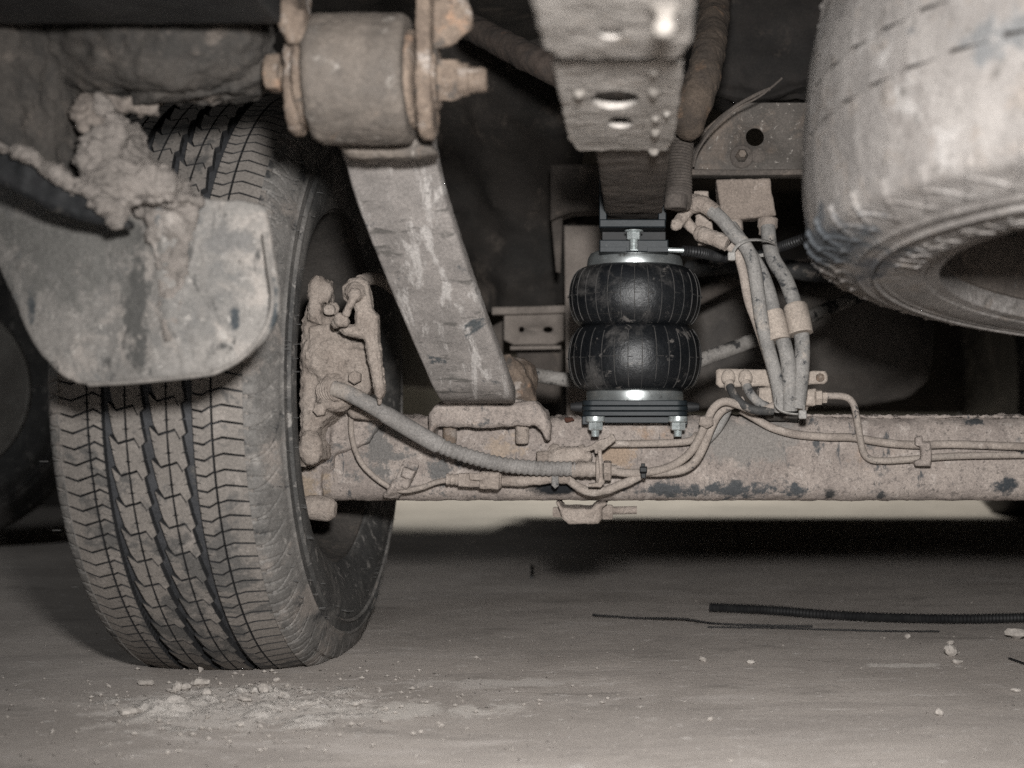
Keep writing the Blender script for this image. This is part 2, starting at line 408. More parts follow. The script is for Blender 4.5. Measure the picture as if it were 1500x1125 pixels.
floor_m = M('dirt_floor', (.44, .388, .346), (.325, .285, .253), 3.2,
            [((.48, .428, .388), 9, .56, .14, (.45, 1.4, 1)), ((.27, .238, .212), 12, .57, .14, (.5, 1.4, 1)), ((.50, .46, .425), 26, .64, .10, (.6, 1.2, 1)), ((.30, .27, .245), 60, .62, .12, (.7, 1.1, 1)), ((.33, .29, .26), 5, .54, .14, (.4, 1.4, 1)), ((.58, .53, .49), 70, .63, .06, (.5, 1.2, 1)),
             ((.60, .56, .51), 170, .645, .05), ((.14, .122, .108), 190, .655, .05), ((.36, .32, .285), 300, .62, .10)], .92, .35, 150, .0020,
            spots=[((-.37, 1.20, 0), (.13, .085, 1), (.54, .495, .455), 1.7, 24), ((-.22, 1.19, 0), (.10, .03, 1), (.53, .49, .45), 2.0, 30),
                   ((-.14, 1.31, 0), (.10, .02, 1), (.50, .46, .425), 2.0, 34), ((.30, 1.40, 0), (.05, .012, 1), (.55, .51, .47), 1.8, 44)], grain=.2)
wall_m = M('workshop_wall', (.30, .29, .25), (.25, .24, .21), 3, (), .9, .2, 60, .002)
wire_m = M('thin_black_wire', (.012, .012, .013), (.02, .02, .02), 60, (), .5, 0)

# ------------------------------------------------------------------ setting
g = MB(); g.add([(-9, -3, 0), (9, -3, 0), (9, 11, 0), (-9, 11, 0)], [(0, 1, 2, 3)])
o = part('floor', g, floor_m, None, smooth=False, kind='structure')
o = part('workshop_wall', box(-9, 9, 8.2, 8.4, -0.01, 3.2), wall_m, None, kind='structure')

# ------------------------------------------------------------------ tyres
def tyre_profile(R, hw, bead_r, bulge, depth, ribs=1.0, bead_in=.016):
    prof = []
    def crown(a): return R - 0.83 * a * a
    # from the bead of one side across the tread to the other bead; built for a >= 0 then mirrored
    half = []
    for k in range(9): half.append((hw * 0.985 * k / 8, crown(hw * 0.985 * k / 8) - depth))
    pts = [Vector((hw, crown(hw) - .0012, 0)), Vector((hw + .010, crown(hw) - .007, 0)), Vector((lerp(hw, bulge, .62), R - .026, 0)), Vector((lerp(hw, bulge, .86), R - .042, 0)),
           Vector((bulge - .001, R - .066, 0)), Vector((bulge, R - .082, 0)), Vector((bulge - .25 * bead_in, R - .10, 0)), Vector((bulge - .69 * bead_in, bead_r + .010, 0)), Vector((bulge - bead_in, bead_r, 0))]
    for i, p in enumerate(catmull(pts, 9)):
        a, r = p.x, p.y
        if ribs:
            for rr, am in ((R - .048, .0016), (R - .054, .0011), (R - .0605, .0016), (R - .067, .0009)):
                a += ribs * am * math.exp(-((r - rr) / .0013) ** 2)
        half.append((a, r))
    half.append((bulge - .03, bead_r - .001)); half.append((bulge - .03, bead_r + .02))
    return half

def side_a(half, r):
    best = min((h for h in half[9:-2]), key=lambda h: abs(h[1] - r)); return best[0]

def make_wheel(name, label, cat, mw, R, hw, bead_r, bulge, depth, N, cols, mats, hub_h=None, vis=(-90, 90), ntheta=10, lug=None, rimmat=None, seed=1.0, bead_in=.016, rib=1.0):
    """local x is the axle; mats = (carcass, block top, block wall, shoulder top)"""
    root = thing(name, label, cat, (0, 0, 0)); root.matrix_world = mw
    half = tyre_profile(R, hw, bead_r, bulge, depth, rib, bead_in)
    prof = [(-a, r) for a, r in reversed(half[1:])] + half
    nt = N * ntheta; mb = MB(); p2 = 2 * math.pi
    def place(a, r, th):
        z = r * math.sin(th); y = -r * math.cos(th)
        if hub_h is not None:
            low = -z - (hub_h - .075)
            if low > 0: a *= 1 + .055 * min(1, (low / .075)) ** 2 * (1 if r < R - .02 else .3)
            z = max(z, -hub_h + .0006)
        return Vector((a, y, z))
    for i in range(nt):
        th = p2 * i / nt
        for a, r in prof:
            rr, aa = r, a
            if lug and R - .040 < r < R - .001 and abs(a) > hw:
                s = (R - r) / .040; rr, aa = lug(th * N / p2, s, r, a)
            mb.v.append(place(aa, rr, th))
    n = len(prof)
    for i in range(nt):
        j = (i + 1) % nt
        for k in range(n - 1):
            mb.f.append((i * n + k, i * n + k + 1, j * n + k + 1, j * n + k)); r_ = prof[k][1]; mb.m.append(2 if abs(prof[k][0]) < hw * .99 and r_ > R - .03 else 1 if r_ > R - .045 or any(abs(r_ - R + q) < .0011 for q in (.048, .0605)) else 0)
    def add(nm, g, m, parent, **kw):
        me = mesh_from(nm, g, sharp=kw.pop('sharp', 38)); [me.materials.append(x) for x in (m if isinstance(m, tuple) else (m,))]
        oo = bpy.data.objects.new(nm, me); COL.objects.link(oo); oo.parent = parent
        return tag(oo, **kw)
    ty = add('tyre', mb, (mats[0], mats[4], mats[5]), root, sharp=50)
    # tread blocks
    pw = p2 / N
    def block(c, th0, flat):
        pw = p2 / N * (.5 if c.get('half') else 1); a0, a1 = c['a']; zig = c['zig']; ph = c.get('ph', 0); g2 = c.get('gap', .0014) / R; sw = c.get('saw', (0, 0))
        bot = [(lerp(a0, a1, t), (d + ph) * pw + g2 / 2) for t, d in zig]
        top = [(lerp(a0, a1, t), (d + ph + 1) * pw - g2 / 2) for t, d in zig]
        bot[0] = (bot[0][0] + c.get('bl', 0), bot[0][1]); top[-1] = (top[-1][0] - c.get('tr', 0), top[-1][1]); top[0] = (top[0][0] - sw[0], top[0][1]); top[-1] = (top[-1][0] + sw[1], top[-1][1])
        def slit(p, q, sp, sg):
            f_, L_, dz = sp; w_ = .0007 / R; ca = lerp(p[0], q[0], f_); ct = lerp(p[1], q[1], f_)
            return [(ca, ct - w_), (ca - sg * L_, ct + dz * pw), (ca, ct + w_)]
        rs_ = slit(bot[-1], top[-1], c['sr'], 1) if 'sr' in c else []
        ls_ = slit(bot[0], top[0], c['sl'], -1) if 'sl' in c else []
        out = bot + rs_ + list(reversed(top)) + list(reversed(ls_)); cx = sum(p[0] for p in out) / len(out); cy = sum(p[1] for p in out) / len(out)
        gb = MB(); m = len(out); dr = c.get('dr', 0)
        for k_, (ins, dep) in enumerate(((0, depth + .001), (0, .0007), (c.get('ins', .0006), 0))):
            for a, t in out:
                da, dt = a - cx, (t - cy) * R; L = math.hypot(da, dt); f_ = 1 - ins / L
                a_, t_ = cx + da * f_, cy + dt * f_ / R
                r = R + dr - .83 * a_ * a_ - dep
                if abs(a_) > hw - .006: r -= .0034 * ((abs(a_) - hw + .006) / .0105) ** 1.5
                gb.v.append(place(a_, r, t_ + th0) if flat else Vector((a_, -r * math.cos(t_), r * math.sin(t_))))
        for q in (0, 1):
            for k in range(m): gb.f.append((q * m + k, q * m + (k + 1) % m, (q + 1) * m + (k + 1) % m, (q + 1) * m + k)); gb.m.append(1)
        gb.f.append(tuple(2 * m + k for k in range(m))); gb.m.append(0)
        return gb
    rest = {}
    for c in cols:
        mt = c.get('m', mats[1]); shared = None
        half_ = 2 if c.get('half') else 1
        for k in range(N * half_):
            th = pw * k / half_; deg = math.degrees(th); deg = deg - 360 if deg > 180 else deg
            flat = hub_h is not None and R * math.sin(th) < -hub_h + .02
            if vis[0] <= deg <= vis[1]:
                if flat:
                    add('tread_block', block(c, th, True), (mt, mats[2]), ty, sharp=20)
                else:
                    if shared is None:
                        shared = mesh_from('tread_block', block(c, 0, False), sharp=20); shared.materials.append(mt); shared.materials.append(mats[2])
                    b = bpy.data.objects.new('tread_block', shared); COL.objects.link(b); b.parent = ty; b.rotation_euler.x = -th
            else:
                gb = block(c, th, True); r_ = rest.setdefault(mt.name, (mt, MB())); o_ = len(r_[1].v)
                r_[1].v += gb.v; r_[1].f += [tuple(i + o_ for i in f) for f in gb.f]; r_[1].m += gb.m
                if flat is None: pass
    for mt, gb in rest.values(): add('tread_band', gb, (mt, mats[2]), ty, sharp=20, kind='stuff')
    # rim
    rp = [(bead_r + .012, bulge - .012), (bead_r + .012, bulge - .018), (bead_r - .004, bulge - .02), (bead_r - .008, bulge - .035), (bead_r - .018, bulge - .05), (bead_r - .022, .03),
          (bead_r - .024, -.03), (bead_r - .05, -.045), (.085, -.05), (.08, -.03), (.035, -.028), (.03, -.05), (.001, -.05)]
    rm = MB(); n = 72
    for i in range(n):
        th = p2 * i / n
        for r, a in rp: rm.v.append(Vector((a, -r * math.cos(th), r * math.sin(th))))
    k_ = len(rp)
    for i in range(n):
        j = (i + 1) % n
        for k in range(k_ - 1): rm.f.append((i * k_ + k, i * k_ + k + 1, j * k_ + k + 1, j * k_ + k)); rm.m.append(0)
    rim = add('rim', rm, rimmat or under_m, root)
    return root, ty, rim, half, add

def frac(x): return x - math.floor(x)
def lug_rear(t, s, r, a):
    d = 0
    u = frac(2 * t + .9 * s)
    if u < .16 and s < .55: d = -.0012 * math.sin(math.pi * u / .16)
    u2 = abs(frac(t - .9 * (s - .15) ** 2 * (1 if s > .15 else 0)) - .5)
    if u2 < .040: d -= .0018 * (1 - u2 / .040)
    u3 = abs(frac(t + .38 + .7 * (s - .3)) - .5)
    if s > .3 and u3 < .03: d += .0006 * (1 - u3 / .04)
    d *= max(0, 1 - max(0, s - .85) / .15)
    return r + d, a + (d * .6 if a > 0 else -d * .6)

R1 = .335; p_ = 1
ZC = [(0, 0), (.28, .10), (.30, .16), (.62, -.02), (.64, .10), (1, .02)]
ZR = [(0, 0), (.36, .30), (1, -.06)]
ZL = [(0, -.02), (.55, -.30), (1, .06)]
ZA = [(0, 0), (.53, -.28), (1, -.205)]; ZB = [(0, -.205), (.4, -.13), (.67, -.42), (1, -.27)]
cols = [dict(a=(-.0900, -.0572), zig=ZL, m=tread_m, half=1, sr=(.5, .004, .1)),
        dict(a=(-.0560, -.0428), zig=[(0, .06), (.35, .22), (1, -.05)], half=1, sr=(.5, .003, .1), sl=(.5, .002, 0)),
        dict(a=(-.0372, -.0213), zig=ZA, bl=.0042, ph=.35, sr=(.35, .003, -.03), sl=(.55, .004, -.05)),
        dict(a=(-.0202, -.0034), zig=ZB, tr=.0042, ph=.35, sl=(.35, .003, .03), sr=(.45, .004, -.05)),
        dict(a=(.0010, .0168), zig=ZA, bl=.0042, ph=.62, sr=(.35, .003, -.03), sl=(.55, .004, -.05)),
        dict(a=(.0179, .0344), zig=ZB, tr=.0042, ph=.62, sl=(.35, .003, .03), sr=(.45, .004, -.05)),
        dict(a=(.0406, .0575), zig=[(0, -.02), (.55, -.16), (1, .14)], ph=.2, half=1, sl=(.5, .0045, -.1)),
        dict(a=(.0586, .0905), zig=[(0, -.02), (.25, .14), (1, -.16)], ph=.34, half=1)]
toe = math.radians(0.8)
mw = Matrix.Translation((-.4434, 1.5, .310)) @ Matrix.Rotation(-toe, 4, 'Z')
rear, rear_ty, rear_rim, half1, add1 = make_wheel('rear_wheel', 'large dusty black wheel with ribbed tread standing on the floor below the mud flap', 'wheel', mw,
    R1, .086, .207, .114, .0066, 68, cols, (rubber_m, tread_m, sipe_m, tread_m, shoulder_m, groove_m), hub_h=.310, vis=(-82, 66), lug=lug_rear, ntheta=26, rib=2.2)
# moulding hairs on tread edge and sidewall, one joined part
hr = MB(); rr = random.Random(3)
def hair(p, d, L):
    t = tube([p, p + d * L], .00035, 5, None, smooth=False); hr.merge(t)
for i in range(70):
    th = math.radians(rr.uniform(-88, 70)); a = side_a(half1, R1 - .05) if i % 2 else rr.choice([.104, .112]); r = R1 - rr.choice([.030, .05, .072])
    p = Vector((side_a(half1, r), -r * math.cos(th), r * math.sin(th)))
    if p.z > -.27: hair(p, Vector((1, rr.uniform(-.12, .12), rr.uniform(-.12, .12))).normalized(), rr.uniform(.004, .007))
for i in range(46):
    th = math.radians(rr.uniform(-178, -95)); r = rr.choice([.232, .255, .262, .30, .312])
    p = Vector((side_a(half1, r), -r * math.cos(th), r * math.sin(th)))
    if p.z > -.27: hair(p, Vector((1, rr.uniform(-.12, .12), rr.uniform(-.12, .12))).normalized(), rr.uniform(.003, .006))
for i in range(7):
    th = math.radians(-40 + i * 13); p = Vector((-.104, -(R1 - .018) * math.cos(th), (R1 - .018) * math.sin(th))); hair(p, Vector((-1, 0, 0)), .008)
hm = M('hair_tip', (.10, .097, .094), (.06, .058, .056), 60, (), .6, 0)
add1('rubber_hair', hr, hm, rear_ty, kind='stuff')
# raised, worn lettering low on the sidewall
lt = MB()
for i in range(9):
    th = math.radians(-117 + i * 2.0)
    for (r0, r1, w) in ((.276, .298, .0022),) if i % 4 != 2 else ((.276, .298, .0022), (.2855, .2885, .006)):
        vs = []
        for rr_, dt in ((r0, -w), (r0, w), (r1, w), (r1, -w)):
            t = th + dt / rr_
            for up in (-.001, .0013): vs.append(Vector((side_a(half1, rr_) * 1.012 + up, -rr_ * math.cos(t), rr_ * math.sin(t))))
        lt.add(vs, [(1, 3, 5, 7), (0, 2, 3, 1), (2, 4, 5, 3), (4, 6, 7, 5), (6, 0, 1, 7)])
add1('raised_lettering', lt, rubber_m, rear_ty)

# spare wheel hung flat under the body
n_ = Vector((math.sin(.0728), math.sin(.1045), 1)).normalized()
xa = -n_; ya = (Vector((0.82, 0.57, 0)) - xa * Vector((.82, .57, 0)).dot(xa)).normalized(); za = xa.cross(ya)
mw2 = Matrix.Translation((.4667, .9752, .4866)) @ Matrix((xa, ya, za)).transposed().to_4x4()
def lug_spare(t, s, r, a):
    u = abs(frac(t + .85 * s ** 1.6) - .5); d = .0026 * max(0, 1 - u / .060)
    if s > .45:
        u3 = abs(frac(t + .3 - (s - .45) * 1.5) - .5); d += .0020 * max(0, 1 - u3 / .07)
    d *= max(0, 1 - max(0, s - .9) / .1) * min(1, s / .15)
    return r + d, a + (d * .7 if a > 0 else -d * .7)
ZS = [(0, 0), (.5, .06), (1, 0)]
scols = [dict(a=(-.092, -.0445), zig=ZS, gap=.00005, ins=0), dict(a=(-.0443, -.0125), zig=ZS, gap=.00005, saw=(0, .0042), ph=.4, ins=0),
         dict(a=(-.0090, .0225), zig=ZS, gap=.00005, saw=(0, .0042), ph=.1, ins=0), dict(a=(.0260, .0885), zig=ZS, gap=.00005, ph=.6, ins=0)]
spare, spare_ty, spare_rim, half2, add2 = make_wheel('slung_wheel', 'clay covered spare wheel slung flat under the vehicle at upper right', 'wheel', mw2,
    R1, .088, .222, .112, .0055, 54, scols, (spare_m, spare_m, spare_dk, spare_m, spare_m, spare_dk), hub_h=None, vis=(-100, 100), ntheta=26, lug=lug_spare, bead_in=.004, rib=2.2, rimmat=under_br)
# size lettering moulded on the side that faces down
def lettering(txt, th_c, r_base, size, sgn, nm, parent, mat_, half, add):
    cu = bpy.data.curves.new('txt', 'FONT'); cu.body = txt; cu.size = size; cu.extrude = .0007; cu.align_x = 'CENTER'; cu.space_character = 1.22; cu.fill_mode = 'BOTH'; cu.offset = -.0004
    ob = bpy.data.objects.new('txt', cu); COL.objects.link(ob)
    me = bpy.data.meshes.new_from_object(ob.evaluated_get(bpy.context.evaluated_depsgraph_get())); bpy.data.objects.remove(ob)
    for v in me.vertices:
        r = r_base + v.co.y; th = th_c + sgn * v.co.x / (r_base + size * .35)
        v.co = Vector((side_a(half, r) + .0006 + v.co.z, -r * math.cos(th), r * math.sin(th)))
    me.materials.append(mat_); o = bpy.data.objects.new(nm, me); COL.objects.link(o); o.parent = parent; return o
mwi = mw2.inverted()
def th_of(pt):
    q = mwi @ Vector(pt); return math.atan2(q.z, -q.y)
thA, thB = th_of(P(1300, 410, 1.0)), th_of(P(1480, 300, .8))
lettering('215/65 R16', lerp(thA, thB, .52), .240, .030, 1 if thB > thA else -1, 'raised_lettering', spare_ty, spare_m, half2, add2)
hr = MB()
for i in range(16):
    th = lerp(thA, thB, -1.1 + i * .16); r = .2275 if i % 2 else .214
    p = Vector((.094 if i % 2 else .08, -r * math.cos(th), r * math.sin(th))); hair(p, Vector((1, 0, 0)), .006)
for v in hr.v: pass
add2('rubber_hair', hr, hm, spare_ty, kind='stuff')
t = lathe([(.02, 0), (.02, .08)], (.4667, .9752, .50), (0, 0, 1), 20)
solo('spare_hanger', t, under_m, 'dark winch post holding up the spare wheel inside its rim', 'hanger')

# ------------------------------------------------------------------ axle beam
def rr_profile(hy, hz, rad, n=10):
    out = []
    for cy, cz, a0 in ((hy - rad, hz - rad, 0), (-hy + rad, hz - rad, 90), (-hy + rad, -hz + rad, 180), (hy - rad, -hz + rad, 270)):
        for k in range(n + 1):
            a = math.radians(a0 + 90 * k / n); out.append((cy + rad * math.cos(a), cz + rad * math.sin(a)))
    # add points along the flats
    res = []
    for i, p in enumerate(out):
        q = out[(i + 1) % len(out)]; res.append(p); L = math.hypot(q[0] - p[0], q[1] - p[1])
        if L > .006:
            for k in range(1, int(L / .003)): t = k / int(L / .003); res.append((lerp(p[0], q[0], t), lerp(p[1], q[1], t)))
    return res
AX = thing('axle_beam', 'thick dusty steel beam axle crossing the picture from the big wheel to the right edge', 'axle', (.1, 1.5, .1775))
g = MB(); pr = rr_profile(.060, .0476, .020); n = len(pr); xs = [-.375 + .0032 * i for i in range(355)]
for x in xs:
    for (y, z) in pr: g.v.append(Vector((x, 1.5 + y, .2251 + z)))
for i in range(len(xs) - 1):
    for k in range(n): g.f.append((i * n + k, i * n + (k + 1) % n, (i + 1) * n + (k + 1) % n, (i + 1) * n + k))
g.f += [tuple(range(n)), tuple((len(xs) - 1) * n + k for k in range(n))]; g.m = [0] * len(g.f)
me = mesh_from('beam', g)
def crust(p, nn):
    u = max(0, nn.z) * max(0, fr(p, 70, 5)) * .005
    return u + (.0012 if fr(p, 160, 2) > .35 else 0) * max(0, fr(p, 12, 9))
rough(me, ((.0009, 45), (.0005, 150)), crust); me.polygons.foreach_set('use_smooth', [True] * len(me.polygons))
part('beam', me, axle_m, AX)
# mud ridge lying along the top edge on the right
rid = [tube(pth([(1105, 611), (1200, 609), (1300, 611), (1400, 610), (1520, 611)], 1.455), .0018, 8, .004)]
part('mud_ridge', organic(rid, .0014, ((.0022, 120), (.001, 300)), 0), axle_m, AX)
# hub flange at the left end of the beam
fl = [lathe([(.085, 0), (.085, .012)], (-.352, 1.5, .27), (1, 0, 0), 36), slab([(438, 575), (520, 585), (560, 610), (540, 650), (470, 672), (470, 740), (438, 745)], 1.43, .10, .003)]
part('end_flange', organic(fl, .003, ((.0018, 50), (.0008, 160)), 1), axle_m, AX)
part('end_lug', organic([lathe([(.012, 0), (.014, .01), (.014, .03), (.008, .036)], P(445, 742, 1.42), (1, 0, -.1), 18)], .0016, ((.0006, 120),), 1), mud, AX)

# saddle that clamps the leaf spring to the beam
SD = thing('spring_saddle', 'cast spring saddle with two downward studs sitting on the beam under the leaf spring', 'saddle', P(712, 640, 1.42))
sad = [slab([(626, 630), (627, 606), (640, 592), (656, 582), (690, 586), (745, 590), (782, 588), (800, 603), (806, 622), (804, 646), (798, 645), (794, 632), (783, 622), (770, 624), (700, 627), (645, 624), (637, 628), (631, 642)], 1.405, .05, .004),
       slab([(650, 600), (660, 572), (700, 578), (760, 585), (785, 592), (790, 612), (700, 618), (650, 612)], 1.42, .10, .004)]
part('clamp_plate', organic(sad, .0018, ((.0014, 60), (.0006, 200)), 1), axle_m, SD)
for (x, m_) in ((659, rust_m), (765, mud)):
    part('stud', lathe([(.0078, .02), (.0078, -.006), (.0070, -.0088), (.0050, -.0096)], P(x, 638, 1.425), (0, 0, 1), 20), m_, SD)
part('bump_stop', organic([slab([(728, 588), (724, 540), (730, 520), (745, 518), (765, 535), (778, 560), (785, 590)], 1.46, .05, .008),
                           lathe([(.022, 0), (.03, .03), (.026, .045), (.012, .055)], P(752, 592, 1.50), (0, 0, 1), 24)], .0022, ((.0012, 70), (.0007, 180)), 2), rust_m, SD,
     label='brown rubbery bump stop behind the leaf')

# ------------------------------------------------------------------ leaf spring with eye, bushing and shackle
LS = thing('leaf_spring', 'broad scuffed leaf spring curving down from the rolled eye at the top to the beam', 'leaf spring', P(680, 560, 1.33))
lp = pth([(556, 172, 1.045), (568, 205, 1.072), (575, 232, 1.105), (590, 290, 1.14), (618, 370, 1.19), (648, 450, 1.245), (676, 520, 1.295), (693, 562, 1.33), (700, 576, 1.37), (703, 579, 1.45), (704, 580, 1.60)])
g = sweep(lp, rrect(.0800, .019, .004), .004, Vector((1, 0, 0)))
me = mesh_from('leaf', g); rough(me, ((.0004, 60),)); part('leaf', me, leaf_m, LS)
ec = P(528, 117, 1.00); er = .0505
eye = [lathe([(er - .008, -.0375), (er - .003, -.037), (er, -.032), (er, .034), (er - .003, .039), (er - .008, .0395)], ec + Vector((.001, 0, 0)), (1, 0, 0), 48)]
st = sweep([ec + Vector((0.004, .02, -er + .006)), P(560, 196, 1.05), P(571, 212, 1.08), P(576, 235, 1.107)], rrect(.0812, .0145, .0035), .004, Vector((1, 0, 0)))
neck = [slab([(480, 175), (612, 160), (618, 190), (640, 224), (600, 230), (508, 229), (492, 212)], 1.035, .030, .004)]
part('spring_eye', organic(eye + neck, .0022, ((.0008, 70), (.0005, 200)), 1), eye_m, LS)
part('bushing', organic([lathe([(.034, -.046), (.038, -.0445), (.038, .0445), (.034, .046), (.012, .047)], ec, (1, 0, 0), 32)], .002, ((.0008, 150),), 0), rust_m, LS)

SH = thing('spring_shackle', 'rusty shackle of two side plates with a through bolt holding the leaf spring eye', 'shackle', ec + Vector((0, 0, .06)))
def yz(pts, x, t, b=.0015): return prism(pts, (x, ec.y, ec.z), (0, 1, 0), (0, 0, 1), (1, 0, 0), t, b)
def rounded_plate(w, h0, h1):
    out = [(w, h1)]; out.append((-w, h1))
    for k in range(9): a = math.radians(180 + 180 * k / 8); out.append((w * math.cos(a), h0 + w * math.sin(a)))
    return out
xl = P(428, 0, .99).x; xr = P(611, 0, .985).x
part('side_plate', organic([yz(rounded_plate(.026, -.018, .12), xl - .0035, .010, .002), slab([(388, -5), (424, -5), (446, 30), (440, 55), (418, 62), (408, 40)], .955, .012, .003), slab([(418, 10), (446, 10), (446, 60), (426, 60)], .955, .05, .003)], .0018, ((.0012, 70), (.0006, 200)), 1), rust_m, SH)
part('side_plate', organic([yz(rounded_plate(.027, -.020, .12), xr, .012, .002), slab([(618, 30), (625, 8), (645, -8), (680, -8), (692, 15), (690, 40), (676, 50), (655, 66), (640, 68)], .99, .012, .003)], .0018, ((.0012, 70), (.0006, 200)), 1), rust_m, SH)
part('bolt', organic([lathe([(.010, -.072), (.015, -.070), (.016, -.060), (.016, -.0585)], ec + Vector((-.002, -.004, .004)), (1, 0, 0), 6),
                      lathe([(.010, -.06), (.010, .06), (.0105, .096), (.0085, .100)], ec, (1, 0, 0), 18)], .0015, ((.0006, 150),), 1), rust_m, SH)
part('nut', organic([lathe([(.022, .0555), (.024, .0565), (.024, .061), (.021, .0625)], ec, (1, 0, 0), 28), lathe([(.0165, .060), (.018, .063), (.018, .0765), (.015, .079)], ec, (1, 0, 0), 6, .3),
                     lathe([(.013, .078), (.0125, .086)], ec, (1, 0, 0), 18)], .0013, ((.0006, 150),), 1), rust_m, SH)

# ------------------------------------------------------------------ bracket under the frame end, rail, and the rest of the chassis
BR = thing('frame_bracket', 'pale dusty stepped bracket with oval holes and rivet heads at top centre', 'bracket', P(910, 150, .95))
def plane_slab(corners, t, b=.003, holes=()):
    """corners: px,py,z; a plate through them (first three give the plane), thickness upward"""
    pts = [P(*c) for c in corners]; o_ = pts[0]; ux = Vector((1, 0, 0)); d = pts[-1] - o_; uy = (d - ux * d.x).normalized(); un = ux.cross(uy)
    if un.z < 0: un = -un
    return prism([((p - o_).dot(ux), (p - o_).dot(uy)) for p in pts], o_, ux, uy, un, t, b), o_, ux, uy, un
def on_plane(fr_, px, py):
    o_, ux, uy, un = fr_; d = Vector(((px - PX) / F, 1, (PY - py) / F)); c = Vector((0, 0, HC)); k = (o_ - c).dot(un) / d.dot(un); return c + d * k
gl, *fl_ = plane_slab([(812, 92, .80), (998, 92, .80), (985, 206, 1.012), (974, 224, 1.05), (850, 224, 1.05), (836, 206, 1.012)], .005, .001)
gn, *fn_ = plane_slab([(778, -20, .63), (1013, -20, .63), (1011, 60, .73), (992, 86, .77), (818, 86, .77), (800, 70, .745)], .005, .001)
def rim_of(pts, fr_, h):
    ps = [P(*c) + fr_[3] * h * .5 for c in pts]
    return sweep(ps, rrect(h, .005, .001), .006, fr_[3], smooth=False)
gl = [gl, rim_of([(814, 94, .80), (837, 206, 1.012), (851, 222, 1.05)], fl_, .024), rim_of([(996, 94, .80), (984, 206, 1.012), (973, 222, 1.05)], fl_, .024)]
gn = [gn, rim_of([(780, -20, .63), (801, 70, .745), (818, 84, .768)], fn_, .022), rim_of([(1011, -20, .63), (1009, 60, .73), (991, 84, .768)], fn_, .022), rim_of([(820, 85, .769), (990, 85, .769)], fn_, .012)]
def carve(g, frames, holes, amps, seed):
    """real oval openings: the plate is boolean-cut"""
    me = organic(g, .0016, amps, 1, seed=seed)
    ob = bpy.data.objects.new('tmp', me); COL.objects.link(ob); cut = MB()
    for px, py, w, h in holes:
        c = on_plane(frames, px, py); z = c.y; r = w * z / F / 2; an = 1.0
        ux, uy, un = frames[1], frames[2], frames[3]
        # depth extent from the seen height of the oval
        p1 = on_plane(frames, px, py - h / 2); p2 = on_plane(frames, px, py + h / 2); ry = (p2 - p1).length / 2
        pts = [(r * math.cos(2 * math.pi * k / 24), ry * math.sin(2 * math.pi * k / 24)) for k in range(24)]
        cut.merge(prism(pts, c - un * .008, ux, uy, un, .03, .0002))
    cm = mesh_from('cut', cut); co = bpy.data.objects.new('cut', cm); COL.objects.link(co)
    b = ob.modifiers.new('b', 'BOOLEAN'); b.operation = 'DIFFERENCE'; b.object = co; b.solver = 'EXACT'
    out = bpy.data.meshes.new_from_object(ob.evaluated_get(bpy.context.evaluated_depsgraph_get()))
    bpy.data.objects.remove(ob); bpy.data.objects.remove(co)
    out.polygons.foreach_set('use_smooth', [True] * len(out.polygons)); out.set_sharp_from_angle(angle=math.radians(45)); return out
fl2 = fl_
part('lower_plate', carve(gl, fl_, [(901, 146, 72, 28), (908, 180, 40, 16)], ((.0007, 40), (.0004, 180)), 2), brack_m, BR)
part('upper_plate', carve(gn, fn_, [(894, 48, 36, 17)], ((.0007, 40), (.0004, 180)), 6), brack_m, BR)
for (x, y, r, fr_) in ((849, 135, 9, fl_), (958, 133, 9, fl_), (957, 104, 8, fl_), (960, 172, 7, fl_), (977, 165, 6, fl_), (960, 192, 7, fl_), (958, 220, 8, fl_)):
    c = on_plane(fr_, x, y); k = r * c.y / F
    part('rivet', organic([ball(c - fr_[3] * k * .2, k, 12, (1, 1, 1.0)), ball(c, k * 1.3, 10, (1, 1, .4))], .0012, ((.0006, 120),), 1, seed=x), rivet_m, BR)
c = on_plane(fn_, 973, 12)
part('bolt_stub', organic([tube([c + Vector((0, .0, .01)), c + Vector((.001, .004, -.012))], 0.0052, 14, .003), ball(c + Vector((0, 0, -.010)), .0062, 12, (1.05, 1, .9)), ball(c, .009, 12, (1, 1, .3))], .0013, ((.0005, 150),), 1), rivet_m, BR)

solo('frame_rail', organic([box(-.034, .030, 1.0, 3.2, .4985, .60, .006)], .005, ((.0008, 40),), 1), under_br, 'dark brown frame rail running forward above the air spring', 'frame rail')
CM = thing('cross_member', 'speckled dark cross member plate with round hole and washered bolt beside the spare wheel', 'cross member', P(1090, 258, 1.5))
cmp_ = slab([(1010, 252), (1010, 205), (1030, 190), (1060, 165), (1080, 150), (1185, 150), (1240, 158), (1240, 252)], 1.50, .006, .001)
hl = MB(); hc_ = P(1107, 198, 1.49); rr_h = 13.5 * 1.5 / F
hl = prism(circ(rr_h, 32), hc_, (1, 0, 0), (0, 0, 1), (0, 1, 0), .04, .0002)
me = mesh_from('plate', cmp_); ob = bpy.data.objects.new('tmp', me); COL.objects.link(ob); co = bpy.data.objects.new('cut', mesh_from('cut', hl)); COL.objects.link(co)
b = ob.modifiers.new('b', 'BOOLEAN'); b.object = co; b.operation = 'DIFFERENCE'; b.solver = 'EXACT'
out = bpy.data.meshes.new_from_object(ob.evaluated_get(bpy.context.evaluated_depsgraph_get())); bpy.data.objects.remove(ob); bpy.data.objects.remove(co)
plate_m = M('speckled_plate', (.11, .095, .083), (.075, .066, .058), 30, [((.15, .118, .095), 14, .54, .14), ((.30, .27, .24), 170, .62, .06)], .85, .5, 250, .001)
part('plate', out, plate_m, CM)
part('flange', sweep(pth([(1008, 255), (1080, 256), (1160, 255), (1245, 255)], 1.49), rrect(.007, .03, .002), .01, Vector((0, 0, 1))), under_br, CM)
